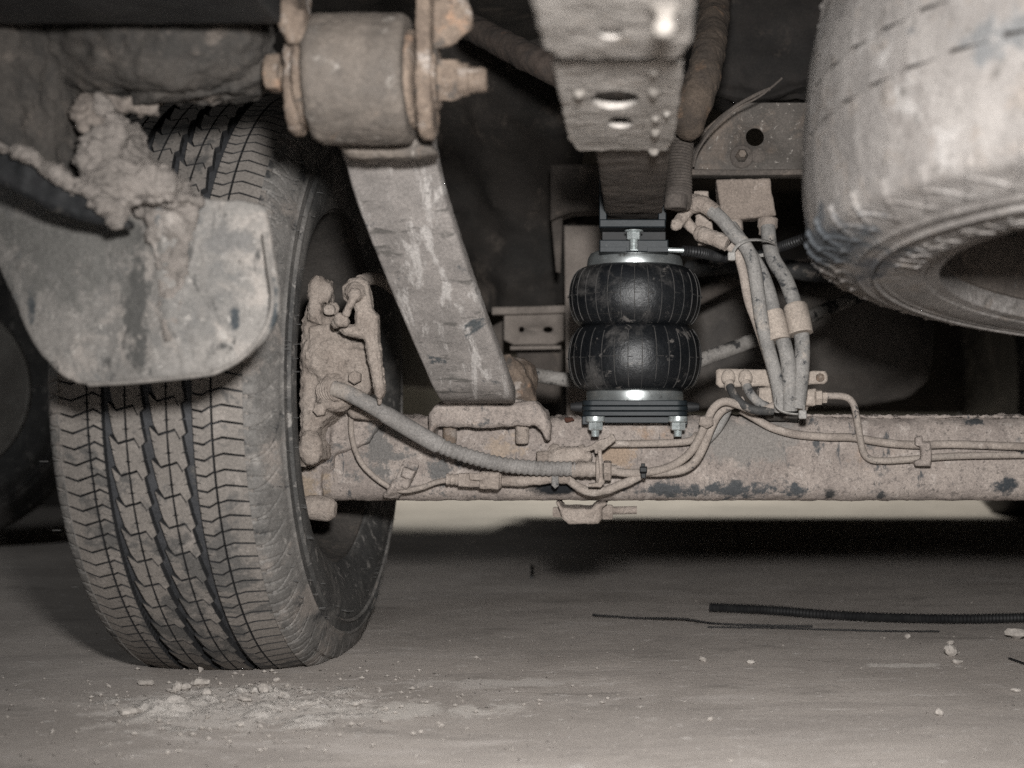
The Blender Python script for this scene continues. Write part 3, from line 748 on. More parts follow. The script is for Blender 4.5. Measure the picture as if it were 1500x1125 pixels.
part('washer', lathe([(.0135, .0), (.0140, -.002), (.0125, -.0035), (.006, -.004)], P(1086, 230, 1.50), (0, 1, 0), 28), under_br, CM)
part('bolt', lathe([(.0075, .0), (.0075, -.008), (.0055, -.0105), (.0045, -.016)], P(1086, 229, 1.495), (0, 1, 0), 6), plate_m, CM)
part('washer', lathe([(.008, .0), (.0082, -.002), (.006, -.003)], P(1110, 229, 1.50), (0, 1, 0), 20), under_br, CM)
part('bead', tube(pth([(1014, 248), (1020, 222), (1040, 190), (1072, 160), (1105, 140), (1128, 130)], 1.488), .0022, 8, .006), under_br, CM)
solo('bare_wire', tube(pth([(1016, 244, 1.46), (1022, 222, 1.45), (1042, 192, 1.44), (1075, 162, 1.43), (1110, 143, 1.42), (1130, 128, 1.41), (1146, 114, 1.40)]), .0012, 8, .006), under_br, 'thin grey wire bowed over the speckled plate left of the spare wheel', 'wire')
solo('support_arm', organic([tube(pth([(1000, 190, 1.36), (1022, 140, 1.36), (1036, 85, 1.40), (1046, 20, 1.5), (1050, -40, 1.6)]), .019, 16, .006), ball(P(1008, 182, 1.36), .018, 14)], .003, ((.0014, 60), (.0006, 200)), 1), M('arm_rust', (.105, .078, .058), (.06, .047, .038), 30, [((.15, .095, .06), 26, .58, .12)], .9, .7),
     'rust brown curved arm rising behind the pale bracket', 'arm')
solo('cross_tube', organic([tube(pth([(690, 40, 1.55), (740, 66, 1.5), (790, 92, 1.45), (850, 120, 1.42)]), .017, 16, .006)], .003, ((.0012, 60),), 1), M('rusty_dark', (.07, .052, .042), (.04, .033, .029), 30, [((.13, .075, .05), 22, .6, .12)], .9, .5), 'dark rusty tube slanting behind the bracket left of its holes', 'tube')
# corrugated conduit
def corr(pitch, amp): return lambda s, k: 1 + amp * math.sin(2 * math.pi * s / pitch)
solo('ribbed_conduit', tube(pth([(1002, 120, 1.42), (998, 190, 1.40), (994, 240, 1.39), (994, 280, 1.385), (992, 300, 1.38)]), .0145, 18, .0007, corr(.0034, .055)), under_br, 'brown ribbed conduit hanging between the frame rail and the hose fittings', 'conduit')
solo('junction_plug', organic([tube(pth([(990, 286, 1.37), (990, 306, 1.37)]), .0125, 16, .003)], .0015, ((.0006, 120),), 1), under_br, 'stubby brown end plug below the ribbed conduit', 'plug')

# dark things further in
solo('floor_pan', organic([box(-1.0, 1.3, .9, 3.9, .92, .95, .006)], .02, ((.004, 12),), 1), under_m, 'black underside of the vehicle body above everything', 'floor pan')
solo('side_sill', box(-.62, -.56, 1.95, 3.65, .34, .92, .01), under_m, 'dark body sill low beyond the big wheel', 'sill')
solo('light_block', box(-.30, 1.25, 3.70, 3.73, .27, .94, .004), under_m, 'added black light-blocking panel far ahead under the vehicle, to the right', 'screen')  # added panel hiding the lit wall, keeps the background black
solo('light_block', box(-1.05, -.302, 3.70, 3.73, .44, .94, .004), under_m, 'added black light-blocking panel far ahead under the vehicle, higher one at the left', 'screen')  # added like its neighbour, hung higher to let the lit floor reach nearer
solo('light_block', box(-4.5, -1.053, 3.70, 3.73, .0, .94, .004), under_m, 'added black light-blocking screen standing on the floor far behind the dim wheel at the left', 'screen')  # added down to the floor to stop the lit strip at far left
solo('oil_sump', organic([box(-.32, -.06, 3.0, 3.3, .10, .34, .03)], .012, ((.004, 10),), 1), under_m, 'dark sump hanging low far ahead, under the middle of the beam', 'sump')
solo('front_wheel', lathe([(.20, -.09), (.30, -.11), (.33, -.085), (.335, 0), (.33, .085), (.30, .11), (.20, .09)], (1.06, 3.45, .334), (1, 0, 0), 48), rubber_m, 'dark wheel far ahead at the right end of the lit floor strip', 'wheel')
rows = []
for (y, zz) in ((60, 1.75), (160, 1.85), (260, 1.95), (340, 2.0), (400, 2.02), (452, 2.05)):
    rows.append([P(x, y + 6 * math.sin(x * .02), zz + dz) for x, dz in ((470, -.05), (560, 0), (660, .05), (740, 0), (810, -.02), (850, .03))])
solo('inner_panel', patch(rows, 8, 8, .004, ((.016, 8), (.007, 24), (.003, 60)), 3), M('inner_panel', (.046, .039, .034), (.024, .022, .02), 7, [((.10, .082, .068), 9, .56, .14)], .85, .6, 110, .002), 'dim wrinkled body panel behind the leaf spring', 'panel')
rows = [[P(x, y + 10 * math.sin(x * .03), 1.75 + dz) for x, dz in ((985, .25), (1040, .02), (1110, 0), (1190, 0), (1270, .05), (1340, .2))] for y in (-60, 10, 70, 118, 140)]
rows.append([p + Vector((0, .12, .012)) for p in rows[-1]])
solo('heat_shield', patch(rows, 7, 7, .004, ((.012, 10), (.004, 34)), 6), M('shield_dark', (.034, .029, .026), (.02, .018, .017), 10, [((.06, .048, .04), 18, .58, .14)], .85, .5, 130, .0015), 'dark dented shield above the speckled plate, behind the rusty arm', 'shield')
HB = thing('hanger_bracket', 'brown bracket plate with two holes behind the beam left of the air spring', 'bracket', P(780, 510, 1.95))
gp = slab([(738, 460), (826, 458), (826, 498), (812, 505), (752, 505), (738, 498)], 1.95, .012, .002)
me = mesh_from('plate', gp); ob = bpy.data.objects.new('tmp', me); COL.objects.link(ob); cut = prism(circ(.0045, 20), P(763, 482, 1.94), (1, 0, 0), (0, 0, 1), (0, 1, 0), .04, .0002)
cut.merge(prism([(x * 1.6, y) for x, y in circ(.0048, 20)], P(802, 482, 1.94), (1, 0, 0), (0, 0, 1), (0, 1, 0), .04, .0002))
co = bpy.data.objects.new('cut', mesh_from('cut', cut)); COL.objects.link(co); b = ob.modifiers.new('b', 'BOOLEAN'); b.object = co; b.solver = 'EXACT'
out = bpy.data.meshes.new_from_object(ob.evaluated_get(bpy.context.evaluated_depsgraph_get())); bpy.data.objects.remove(ob); bpy.data.objects.remove(co)
bg_br = M('background_brown', (.26, .22, .19), (.19, .16, .138), 16, [((.12, .10, .088), 14, .62, .14)], .9, .4, 150, .0012)
part('plate', out, bg_br, HB)
part('lip', sweep(pth([(722, 456), (780, 455), (832, 453)], 1.94), rrect(.012, .02, .003), .01, Vector((0, 0, 1))), bg_br, HB)
part('lower_lip', sweep(pth([(748, 510), (822, 509)], 1.94), rrect(.006, .012, .002), .01, Vector((0, 0, 1)), smooth=False), bg_br, HB)
part('back_box', slab([(756, 512), (824, 512), (820, 590), (760, 590)], 2.0, .05, .003), under_br, HB)
part('side_tab', slab([(716, 480), (736, 470), (736, 530), (718, 520)], 1.97, .02, .002), under_br, HB)
SP = thing('side_channel', 'tan upright channel strip showing just left of the air spring', 'channel', P(845, 600, 1.9))
part('web', slab([(826, 330), (895, 330), (895, 612), (830, 612)], 1.90, .01, .002), bg_br, SP)
part('flange', slab([(808, 250), (822, 250), (824, 330), (821, 400), (814, 398), (808, 330)], 1.80, .012, .002), under_br, SP)
part('box_end', slab([(806, 240), (880, 240), (880, 308), (836, 310), (806, 322)], 1.78, .05, .003), under_br, SP)
solo('stabiliser_bar', organic([sweep(pth([(752, 543, 1.62), (790, 550, 1.62), (835, 557, 1.62), (900, 560, 1.62), (990, 545, 1.62), (1035, 524, 1.62), (1068, 512, 1.63), (1110, 496, 1.65), (1180, 466, 1.7), (1300, 418, 1.8), (1400, 380, 1.85)]), circ(.0095, 14), .006)], .0022, ((.0006, 80),), 1),
     M('banded_bar', (.27, .25, .23), (.17, .155, .14), 20, [((.035, .034, .034), 28, .55, .06)], .7, .4), 'long curved bar passing behind the air spring, patchy grey and black', 'bar')
tank_m = M('tank', (.16, .138, .12), (.09, .079, .07), 6, [((.06, .054, .05), 7, .55, .16)], .7, .5, 120, .0014)
tq = [(985, 380), (1290, 372), (1345, 388), (1374, 430), (1380, 500), (1372, 552), (1345, 582), (1290, 594), (985, 596)]
solo('fuel_tank', organic([slab(tq, 2.10, .45, .05)], .009, ((.004, 14),), 3), tank_m, 'dim rounded fuel tank behind the hose bundle', 'fuel tank')
solo('dark_hose', tube(pth([(1010, 395, 1.8), (1100, 385, 1.75), (1200, 400, 1.75), (1300, 392, 1.8)]), .013, 12, .01), hose_b, 'thick black hose crossing dimly behind the hose bundle', 'hose')
solo('dark_hose', tube(pth([(1015, 440, 1.9), (1100, 400, 1.85), (1190, 388, 1.85), (1290, 350, 1.9)]), .012, 12, .01), under_br, 'brownish pipe rising to the right behind the hose bundle', 'pipe')

# ------------------------------------------------------------------ air spring
AS = thing('air_spring', 'new black double bellows air spring with bright metal end rings standing on the beam', 'air spring', (0, 1.47, .262))
AC = Vector((0, 1.47, 0))
def Hs(y): return HC + (600 - y) * 1.47 / F
def torus_prof(yt, yb, rt, rb, rm, n=22):
    ym = (yt + yb) / 2; out = []
    for k in range(n + 1):
        a = math.pi * k / n; s = math.cos(a)
        y = ym + (yb - yt) / 2 * s; base = lerp(rt, rb, (y - yt) / (yb - yt))
        out.append((base + (rm - base) * (max(0, math.sin(a)) ** .66), Hs(y)))
    return out
def ring_prof(r, h0, h1, bulge, n=8):
    out = [(r - .014, h0)]
    for k in range(n + 1): a = math.pi * k / n; out.append((r + bulge * math.sin(a), lerp(h0, h1, .5 - .5 * math.cos(a))))
    out.append((r - .014, h1)); return out
nr_ = 31
def bellow(yt, yb, rt, rb, rm, nm, rot):
    g = lathe(torus_prof(yt, yb, rt, rb, rm), AC, (0, 0, 1), 124, rot); me = mesh_from(nm, g, sharp=60)
    rough(me, ((.0006, 30),)); b_ = part(nm, me, bellow_m, AS)
    pr = torus_prof(yt, yb, rt, rb, rm, 40); ln = MB(); rl = random.Random(int(yt))
    for k in range(nr_):
        a = rot + 2 * math.pi * (k + rl.uniform(-.03, .03)) / nr_; d = Vector((math.cos(a), math.sin(a), 0)); k0 = rl.randint(5, 8); k1 = rl.randint(31, 35)
        ln.merge(tube([AC + d * (r + .0001) + Vector((0, 0, h)) for r, h in pr[k0:k1]], .0005, 5, None, smooth=False))
        if d.y < .2 and rl.random() < .9:
            r_, h_ = pr[20]; h_ += rl.uniform(-.0006, .0006); a2 = a + 2 * math.pi / nr_ * rl.uniform(.3, 1.0)
            ln.merge(tube([AC + Vector((math.cos(lerp(a, a2, t)) * (r_ + .0001), math.sin(lerp(a, a2, t)) * (r_ + .0001), h_)) for t in (0, .5, 1)], .0004, 4, None, smooth=False))
            ln.merge(tube([AC + d * r_ + Vector((0, 0, h_)), AC + d * (r_ + .0022) + Vector((0, 0, h_ + .0003))], .0006, 4, None, smooth=False))
    for q in (9, 10): pass
    r_, h_ = pr[11]; ln.merge(lathe([(r_ - .001, h_ - .0006), (r_ + .0006, h_), (r_ - .001, h_ + .0006)], AC, (0, 0, 1), 96))
    part('mould_line', ln, line_m, b_, kind='stuff')
bellow(391, 481, .046, .050, .0762, 'bellow', .05)
bellow(477, 574, .050, .046, .0770, 'bellow', .16)
g = lathe([(.048, Hs(489)), (.0535, Hs(488)), (.0560, Hs(484)), (.0565, Hs(480)), (.0560, Hs(475)), (.0535, Hs(470)), (.048, Hs(469))], AC, (0, 0, 1), 96)
part('girdle_hoop', g, paint_bk, AS)
g = lathe([(.030, Hs(370)), (.047, Hs(370.5)), (.0515, Hs(373)), (.0545, Hs(380)), (.0555, Hs(389)), (.0548, Hs(398)), (.0520, Hs(403)), (.045, Hs(404))], AC, (0, 0, 1), 120)
part('top_ring', g, bead_m, AS, sharp=60)
g = lathe([(.046, Hs(563)), (.0525, Hs(565)), (.0552, Hs(569)), (.0560, Hs(576)), (.0560, Hs(586)), (.0550, Hs(590)), (.045, Hs(590))], AC, (0, 0, 1), 120)
part('bottom_ring', g, bead_m, AS, sharp=60)
def rplate(x0, x1, y0, y1, r):
    out = []
    for cx, cy, a0 in ((x1 - r, y1 - r, 0), (x0 + r, y1 - r, 90), (x0 + r, y0 + r, 180), (x1 - r, y0 + r, 270)):
        for k in range(6): a = math.radians(a0 + 18 * k); out.append((cx + r * math.cos(a), cy + r * math.sin(a)))
    return out
ZF = 1.405
def hz(y): return HC + (600 - y) * ZF / F
xw = .0585
for (y0, y1, dx, nm) in ((586.5, 594.2, 0, 'seat_plate'), (594.8, 601.6, .0006, 'seat_plate'), (602.2, 609.5, 0, 'seat_plate')):
    g = prism(rplate(-xw - dx, xw + dx, ZF - dx, 1.535, .012), (0, 0, hz(y1)), (1, 0, 0), (0, 1, 0), (0, 0, 1), hz(y0) - hz(y1), .0008); part(nm, g, paint_bk, AS)
g = MB()
g.merge(box(-xw, -xw + .009, ZF + .004, 1.435, hz(622), hz(609.6), .0008)); g.merge(box(xw - .009, xw, ZF + .004, 1.435, hz(622), hz(609.6), .0008)); g.merge(box(-xw + .0095, xw - .0095, ZF + .012, ZF + .018, hz(620), hz(609.6), .0008))
part('base_skirt', g, paint_bk, AS)
for sx in (-1, 1):
    part('side_lug', lathe([(.0062, 0), (.0056, .006), (.0042, .013), (.0036, .0135)], (sx * (xw + .0005), 1.43, hz(596)), (sx, 0, 0), 12), black_pl, AS)
def flange_nut(nm, c, ax, k=1.0):
    n_ = part(nm, lathe([(.006 * k, 0), (.0108 * k, 0), (.0112 * k, .0012 * k), (.0092 * k, .0026 * k)], c, ax, 28), zinc, AS)
    a = Vector(ax); c = Vector(c)
    part('hex', lathe([(.0078 * k, .0022 * k), (.0088 * k, .003 * k), (.0088 * k, .0102 * k), (.0078 * k, .0112 * k)], c, ax, 6, .35), zinc, n_, sharp=20) if False else None
    h = part('hex', lathe([(.0078 * k, .0022 * k), (.0088 * k, .003 * k), (.0088 * k, .0102 * k), (.0076 * k, .0114 * k)], c, ax, 6, .35), zinc, AS, sharp=20)
    h.parent = n_; h.data.transform(Matrix.Translation(-(wloc(n_) - wloc(AS)))) if False else None
    g2 = tube([c + a * .010 * k, c + a * .0185 * k], .0046 * k, 14, .0004, lambda s, q: 1 + .06 * math.sin(2 * math.pi * s / .0012), smooth=False)
    t_ = part('thread', g2, zinc, AS); t_.parent = n_
for x in (872, 993):
    c = P(x, 609, ZF + .001); c.z = hz(609.6) - .0044; flange_nut('flange_nut', c, (0, 0, -1), .98)
    part('bolt_washer', lathe([(.005, .0), (.0105, .0), (.0105, .0042), (.005, .0042)], (c.x, c.y, hz(609.6) - .0044), (0, 0, 1), 24), zinc, AS)
# upper mount that straddles the frame rail
UM = thing('upper_mount', 'black folded steel mount clamped round the frame rail above the air spring', 'mount', (0, 1.46, Hs(369)))
def zq(y, z=1.40): return HC + (600 - y) * z / F
g = MB(); X0, X1 = P(878, 0, 1.40).x, P(979, 0, 1.40).x
part('base_plate', box(X0, X1, 1.40, 1.53, zq(369), zq(351), .0012), paint_bk, UM)
part('back_web', box(X0 + .002, X1 - .002, 1.43, 1.436, zq(350.5), zq(333.5), .0008), black_pl, UM)
part('top_plate', box(X0, X1 - .003, 1.40, 1.53, zq(333), zq(321), .0012), paint_bk, UM)
part('side_cheek', box(X0 - .0005, X0 + .008, 1.41, 1.53, zq(320.5), .56, .001), paint_bk, UM)
part('side_cheek', box(X1 - .011, X1 - .002, 1.41, 1.53, zq(320.5), .56, .001), paint_bk, UM)
part('edge_bar', box(X0 + .001, X0 + .03, 1.3985, 1.3998, zq(369), zq(362), .0002), paint_bk, UM)
part('edge_bar', box(X1 - .023, X1, 1.3985, 1.3998, zq(369), zq(362), .0002), paint_bk, UM)
c = P(928.5, 337.5, 1.392)
BT = thing('mount_bolt', 'shiny flange bolt standing in the gap of the black upper mount', 'bolt', c)
part('flange', lathe([(.006, 0), (.0100, 0), (.0102, -.0012), (.0088, -.0022)], c, (0, 0, 1), 28), zinc, BT)
part('hex', lathe([(.0070, -.0018), (.0079, -.0026), (.0079, -.0098), (.0068, -.0105)], c, (0, 0, 1), 6, .35), zinc, BT, sharp=20)
part('shank', tube([c + Vector((0, 0, -.010)), c + Vector((0, 0, -.0215))], .0046, 14, .0003, lambda s, q: 1 + .07 * math.sin(2 * math.pi * s / .0016), smooth=False), zinc, BT)
AL = thing('air_line', 'black ribbed air line leaving the top of the air spring to the right', 'hose', P(1000, 367, 1.42))
part('fitting', tube([P(979, 366, 1.42), P(1002, 367, 1.42)], .0028, 12, .004, smooth=False), zinc, AL)
part('sleeve', tube(pth([(1000, 367, 1.42), (1025, 370, 1.43), (1055, 376, 1.46), (1090, 378, 1.5), (1130, 366, 1.5), (1165, 354, 1.47), (1205, 338, 1.45)]), .0058, 12, .0007, corr(.0034, .10)), wire_m, AL)

# ------------------------------------------------------------------ brake caliper
BC = thing('brake_caliper', 'mud caked brake caliper between the big wheel and the leaf spring', 'brake caliper', P(490, 640, 1.38))
z0 = 1.375
body = [slab([(438, 480), (446, 450), (455, 402), (470, 405), (474, 432), (470, 455), (482, 460), (495, 470), (505, 492), (532, 502), (536, 530), (544, 562), (536, 576), (515, 580), (496, 592), (480, 612), (466, 628), (460, 642), (468, 655), (469, 672), (445, 684), (436, 684)], z0, .06, .006),
        slab([(447, 470), (449, 415), (457, 402), (468, 404), (472, 420), (468, 450), (470, 475)], z0 - .012, .03, .005),
        ball(P(476, 428, z0), .0085, 12, (1, 1, 1.5)), ball(P(485, 452, z0 - .006), .0075, 12, (1.1, 1, .9)),
        ball(P(492, 575, z0), .022, 16, (1, .8, 1)), ball(P(455, 655, z0), .014, 12, (1, .8, 1.4)), ball(P(480, 520, z0 + .005), .03, 16, (1, .55, 1)), ball(P(515, 540, z0 + .005), .022, 16, (1, .6, 1.3))]
part('housing', organic(body, .0019, ((.0016, 40), (.0015, 120), (.0009, 300)), 1, seed=4), mud, BC)
brk = [slab([(501, 438), (500, 418), (512, 407), (526, 404), (536, 412), (541, 432), (543, 452), (552, 462), (553, 500), (556, 522), (559, 548), (561, 574), (556, 586), (548, 581), (541, 548), (535, 515), (531, 497), (502, 491), (494, 484), (500, 476), (518, 474), (518, 452)], z0 - .034, .022, .004),
       ball(P(520, 428, z0 - .036), .010, 14, (1, 1, 1.1))]
part('carrier', organic(brk, .0014, ((.0008, 70), (.0007, 240)), 1, seed=8), mud, BC)
part('bleed_nipple', organic([tube(pth([(518, 436, z0 - .05), (512, 448, z0 - .052), (506, 462, z0 - .05)]), .0042, 12, .003), ball(P(520, 432, z0 - .046), .0078, 12), ball(P(498, 468, z0 - .046), .0070, 12, (1, .9, 1.1)), ball(P(504, 471, z0 - .046), .0062, 12),
                              ball(P(492, 474, z0 - .042), .0055, 10)], .0012, ((.0008, 150),), 1), mud, BC)
part('bolt_head', organic([lathe([(.0055, 0), (.0062, -.002), (.0062, -.008), (.005, -.009)], P(484, 453, z0 - .008), (0, 1, .2), 12)], .001, ((.0008, 200),), 1), mud, BC)
for (x, y, dz) in ((458, 520, -.001), (521, 553, -.012), (470, 600, -.006)):
    part('hex_bolt', lathe([(.0062, .004), (.0074, .0), (.0074, -.0062), (.0062, -.0075), (.0030, -.0078)], P(x, y, z0 + dz), (0, 1, 0), 6, x), mud, BC, sharp=20)
part('cover_plate', organic([slab([(452, 478), (486, 474), (500, 500), (498, 540), (470, 552), (450, 540)], z0 - .006, .012, .0015)], .0013, ((.0007, 90), (.0005, 260)), 0), mud, BC)
part('boot', tube(pth([(478, 574, z0 - .002), (486, 571, z0 - .012), (496, 571, z0 - .02)]), .0115, 18, .0006, corr(.0042, .10)), mud, BC)
fl_ = []
for (x, y) in ((556, 512), (557, 532), (560, 545), (561, 560), (556, 586)): fl_.append(ball(P(x, y, z0 - .025), .0035, 8, (.8, 1, 1.6)))
part('mud_flake', organic(fl_, .0009, ((.0008, 200),), 0), mud, BC, kind='stuff')
solo('brake_hose', tube(pth([(528, 412, 1.38), (545, 408, 1.40), (562, 412, 1.43), (578, 425, 1.48), (592, 442, 1.55)]), .0072, 12, .004), hose_t, 'short dusty hose arching from the top of the caliper behind the leaf spring', 'hose')
solo('caliper_pin', organic([tube(pth([(516, 603, 1.41), (536, 606, 1.41), (556, 606, 1.42)]), .0075, 12, .003), ball(P(520, 602, 1.41), .009, 10)], .0014, ((.0006, 150),), 1), mud, 'small muddy pin below the caliper on the top of the beam', 'pin')

# ------------------------------------------------------------------ parking brake cable and sensor wiring along the beam
PB = thing('parking_brake_cable', 'thick grey brake cable drooping from the caliper across the front of the beam', 'cable', P(700, 690, 1.41))
part('end_sleeve', tube(pth([(488, 569, 1.352), (510, 576, 1.352), (540, 592, 1.36), (575, 613, 1.37), (610, 634, 1.38), (642, 652, 1.388)]), .0086, 18, .003, lambda s, k: 1 + (.12 if s > .062 else 0)), cable_m, PB)
nk = 20
part('braided_sheath', sweep(pth([(636, 649, 1.386), (665, 661, 1.392), (700, 672, 1.398), (740, 681, 1.402), (790, 686, 1.408), (842, 687, 1.412)]), circ(.0082, nk), .0009, None,
                             lambda s, k: 1 + .085 * math.sin(2 * math.pi * (s / .0066 + k / nk))), cable_m, PB)
part('ferrule', tube(pth([(838, 688, 1.412), (850, 688, 1.412), (868, 688, 1.412), (884, 689, 1.412), (904, 689, 1.412)]), .0085, 18, .0012, lambda s, k: (1.0 + .05 * math.sin(2 * math.pi * s / .009)) if s < .028 else (.92 if s < .034 else .72)), hose_t, PB)
part('anchor_disc', lathe([(.010, -.001), (.0165, 0), (.0165, .004), (.010, .005)], P(874, 688, 1.412), (1, 0, 0), 28), mud, PB)
part('anchor_tab', slab([(876, 660), (881, 658), (883, 700), (886, 706), (880, 714), (862, 713), (862, 709), (876, 707), (878, 696)], 1.39, .012, .0008), mud, PB)
part('ferrule_nut', lathe([(.010, 0), (.0115, .001), (.0115, .008), (.010, .009)], P(884, 689, 1.412), (1, 0, 0), 6, .2), mud, PB)
WS = thing('sensor_wire', 'thin dusty sensor wire with inline plug looping along the lower part of the beam', 'wire', P(650, 712, 1.42))
part('wire', tube(pth([(516, 598, 1.42), (514, 622, 1.42), (517, 648, 1.425), (528, 676, 1.425), (548, 698, 1.425), (572, 714, 1.425), (592, 719, 1.42), (618, 714, 1.42), (640, 706, 1.42), (660, 703, 1.42)]), .0031, 10, .004), hose_t, WS)
part('plug_grip', tube(pth([(654, 702, 1.418), (676, 703, 1.418)], 1.42), .0062, 14, .0008, corr(.0052, .09)), mud, WS)
part('plug_body', organic([sweep(pth([(672, 703, 1.416), (735, 704, 1.416)]), rrect(.0155, .014, .003), .004, Vector((0, 0, 1)), smooth=False), sweep(pth([(704, 703, 1.413), (732, 704, 1.413)]), rrect(.0195, .016, .003), .004, Vector((0, 0, 1)), smooth=False),
                           sweep(pth([(688, 698, 1.407), (706, 698, 1.407)]), rrect(.008, .006, .001), .004, Vector((0, 0, 1)), smooth=False)], .0011, ((.0005, 120),), 0), mud, WS)
part('plug_tail', organic([tube(pth([(730, 704, 1.42), (760, 705, 1.42), (790, 702, 1.42), (815, 700, 1.42), (835, 702, 1.42)]), .0062, 12, .003)], .0013, ((.0009, 90),), 1), mud, WS)
part('tail_wire', organic([tube(pth([(830, 700, 1.42), (845, 712, 1.42), (862, 720, 1.418), (884, 719, 1.416), (910, 710, 1.416), (930, 701, 1.416), (945, 693, 1.416)]), .0052, 12, .003)], .0013, ((.0006, 90),), 1), hose_t, WS)
part('clip', slab([(808, 697), (818, 697), (818, 712), (813, 716), (808, 711)], 1.408, .010, .001), hose_m, WS)
g = organic([sweep([P(603, 678, 1.428), P(594, 698, 1.422), P(585, 712, 1.418), P(572, 727, 1.43)], rrect(.019, .006, .0015), .003, Vector((1, 0, .35))), slab([(590, 684), (608, 690), (602, 704), (586, 698)], 1.412, .012, .002)], .0012, ((.0005, 120),), 0)
solo('wire_clamp', g, axle_m, 'flat dusty strap clamp holding the sensor wire on the left part of the beam', 'clamp')
PL = thing('muddy_connector', 'mud coated inline connector above the cable ferrule on the beam', 'connector', P(830, 668, 1.425))
part('body', organic([tube(pth([(786, 672, 1.425), (806, 671, 1.425)]), .0085, 12, .003), tube(pth([(806, 671, 1.425), (832, 668, 1.422), (858, 664, 1.422)]), .0105, 12, .003), ball(P(858, 668, 1.42), .008, 10), ball(P(812, 660, 1.428), .008, 10)], .0014, ((.0016, 80), (.0006, 250)), 1), mud, PL)
part('strap', organic([sweep([P(846, 662, 1.42), P(866, 656, 1.412), P(880, 648, 1.406), P(900, 642, 1.41)], rrect(.006, .004, .001), .002, Vector((0, -.3, 1))), sweep([P(872, 660, 1.41), P(884, 652, 1.404), P(900, 640, 1.40)], rrect(.009, .004, .001), .002, Vector((0, .3, 1)))], .001, ((.0007, 140),), 0), hose_t, PL)

LW = [('branch_wire', [(894, 650, 1.428), (930, 650, 1.428), (975, 649, 1.428), (1010, 646, 1.425), (1022, 636, 1.42)], .0042, hose_t, 'nearly level branch wire with black scuffs below the air spring plate'),
      ('loom_wire', [(1140, 592, 1.40), (1110, 602, 1.40), (1085, 594, 1.40), (1062, 588, 1.40), (1046, 597, 1.40), (1035, 618, 1.405), (1022, 646, 1.41), (1008, 666, 1.412), (985, 682, 1.414), (958, 690, 1.414), (925, 693, 1.414), (898, 691, 1.42)], .0046, hose_t, 'loom wire arching left from the hoses and down to the black clip'),
      ('loom_wire', [(1090, 586, 1.415), (1062, 598, 1.415), (1050, 610, 1.415), (1040, 630, 1.412), (1030, 655, 1.412), (1018, 676, 1.414), (1000, 688, 1.416), (970, 692, 1.418), (945, 692, 1.418)], .0050, hose_t, 'outer loom wire of the pair bending down to the black clip'),
      ('loom_wire', [(1068, 592, 1.43), (1062, 610, 1.43), (1050, 630, 1.432), (1036, 645, 1.434)], .0050, hose_m, 'short grey wire end tucked behind the loom pair')]
for nm, pts, r, m_, lb in LW: solo(nm, tube(pth(pts), r, 12, .004), m_, lb, 'wire', 'wires on the beam' if nm == 'loom_wire' else None)
g = organic([slab([(1026, 610), (1044, 612), (1046, 622), (1036, 628), (1024, 622)], 1.394, .016, .003)], .001, ((.0006, 140),), 0)
solo('wire_band', g, hose_t, 'dusty band round the two loom wires at their bend', 'band')
g = MB(); g.merge(slab([(937, 684), (948, 684), (948, 692), (937, 692)], 1.400, .014, .001)); g.merge(slab([(939, 679), (945, 679), (945, 684), (939, 684)], 1.405, .006, .0006)); g.merge(slab([(938, 693), (947, 693), (946, 701), (939, 701)], 1.403, .012, .001))
solo('black_clip', g, black_pl, 'small clean black plastic clip holding the wires on the beam', 'clip')

# ------------------------------------------------------------------ hose bundle, fittings and brake junction
VB = thing('valve_block', 'muddy brown valve block plate under the speckled cross member', 'valve block', P(1095, 325, 1.45))
part('cover', organic([slab([(1049, 262), (1129, 260), (1132, 285), (1138, 315), (1118, 318), (1068, 323), (1055, 306), (1052, 285)], 1.44, .03, .002)], .0016, ((.0006, 60), (.0004, 200)), 1), M('valve_mud', (.215, .172, .142), (.16, .128, .106), 24, [((.29, .24, .205), 60, .6, .1)], .92, .6, 260, .001), VB)
part('outlet', organic([lathe([(.009, 0), (.0115, -.002), (.0118, -.012), (.0098, -.014), (.0098, -.021)], P(1125, 318, 1.45), (.05, 0, 1), 20), slab([(1111, 320), (1117, 320), (1117, 332), (1111, 330)], 1.445, .01, .001)], .0012, ((.0005, 120),), 1), mud, VB)
part('outlet', organic([lathe([(.010, 0), (.010, -.012), (.0075, -.016), (.0070, -.024)], P(1075, 322, 1.45), (-.1, 0, 1), 18)], .0012, ((.0006, 120),), 1), mud, VB)
HF = thing('hose_fitting', 'mud coated branching hose fitting beside the ribbed conduit', 'fitting', P(1022, 340, 1.42))
part('plate', organic([slab([(1016, 279), (1038, 279), (1040, 300), (1044, 326), (1046, 350), (1034, 359), (1023, 359), (1018, 335), (1019, 305)], 1.43, .012, .002)], .0014, ((.0008, 80), (.0004, 240)), 1), mud, HF)
part('elbow', organic([ball(P(1018, 298, 1.415), .0115, 14), tube(pth([(1018, 298, 1.41), (1032, 300, 1.405), (1048, 312, 1.40)]), .0092, 14, .003)], .0013, ((.0008, 110),), 1), mud, HF)
part('elbow', organic([ball(P(1027, 343, 1.415), .0095, 14), tube(pth([(1027, 343, 1.41), (1048, 350, 1.40), (1066, 357, 1.395)]), .0088, 14, .003)], .0013, ((.0008, 110),), 1), mud, HF)
part('stub', organic([tube(pth([(1012, 303, 1.42), (1000, 318, 1.415), (990, 330, 1.41)]), .0070, 12, .003), tube(pth([(1000, 318, 1.42), (1012, 332, 1.42), (1022, 340, 1.42)]), .0062, 12, .003), ball(P(989, 331, 1.41), .0058, 10)], .0013, ((.0008, 120),), 1), mud, HF)
GH = 'hoses hanging down to the brake junction'
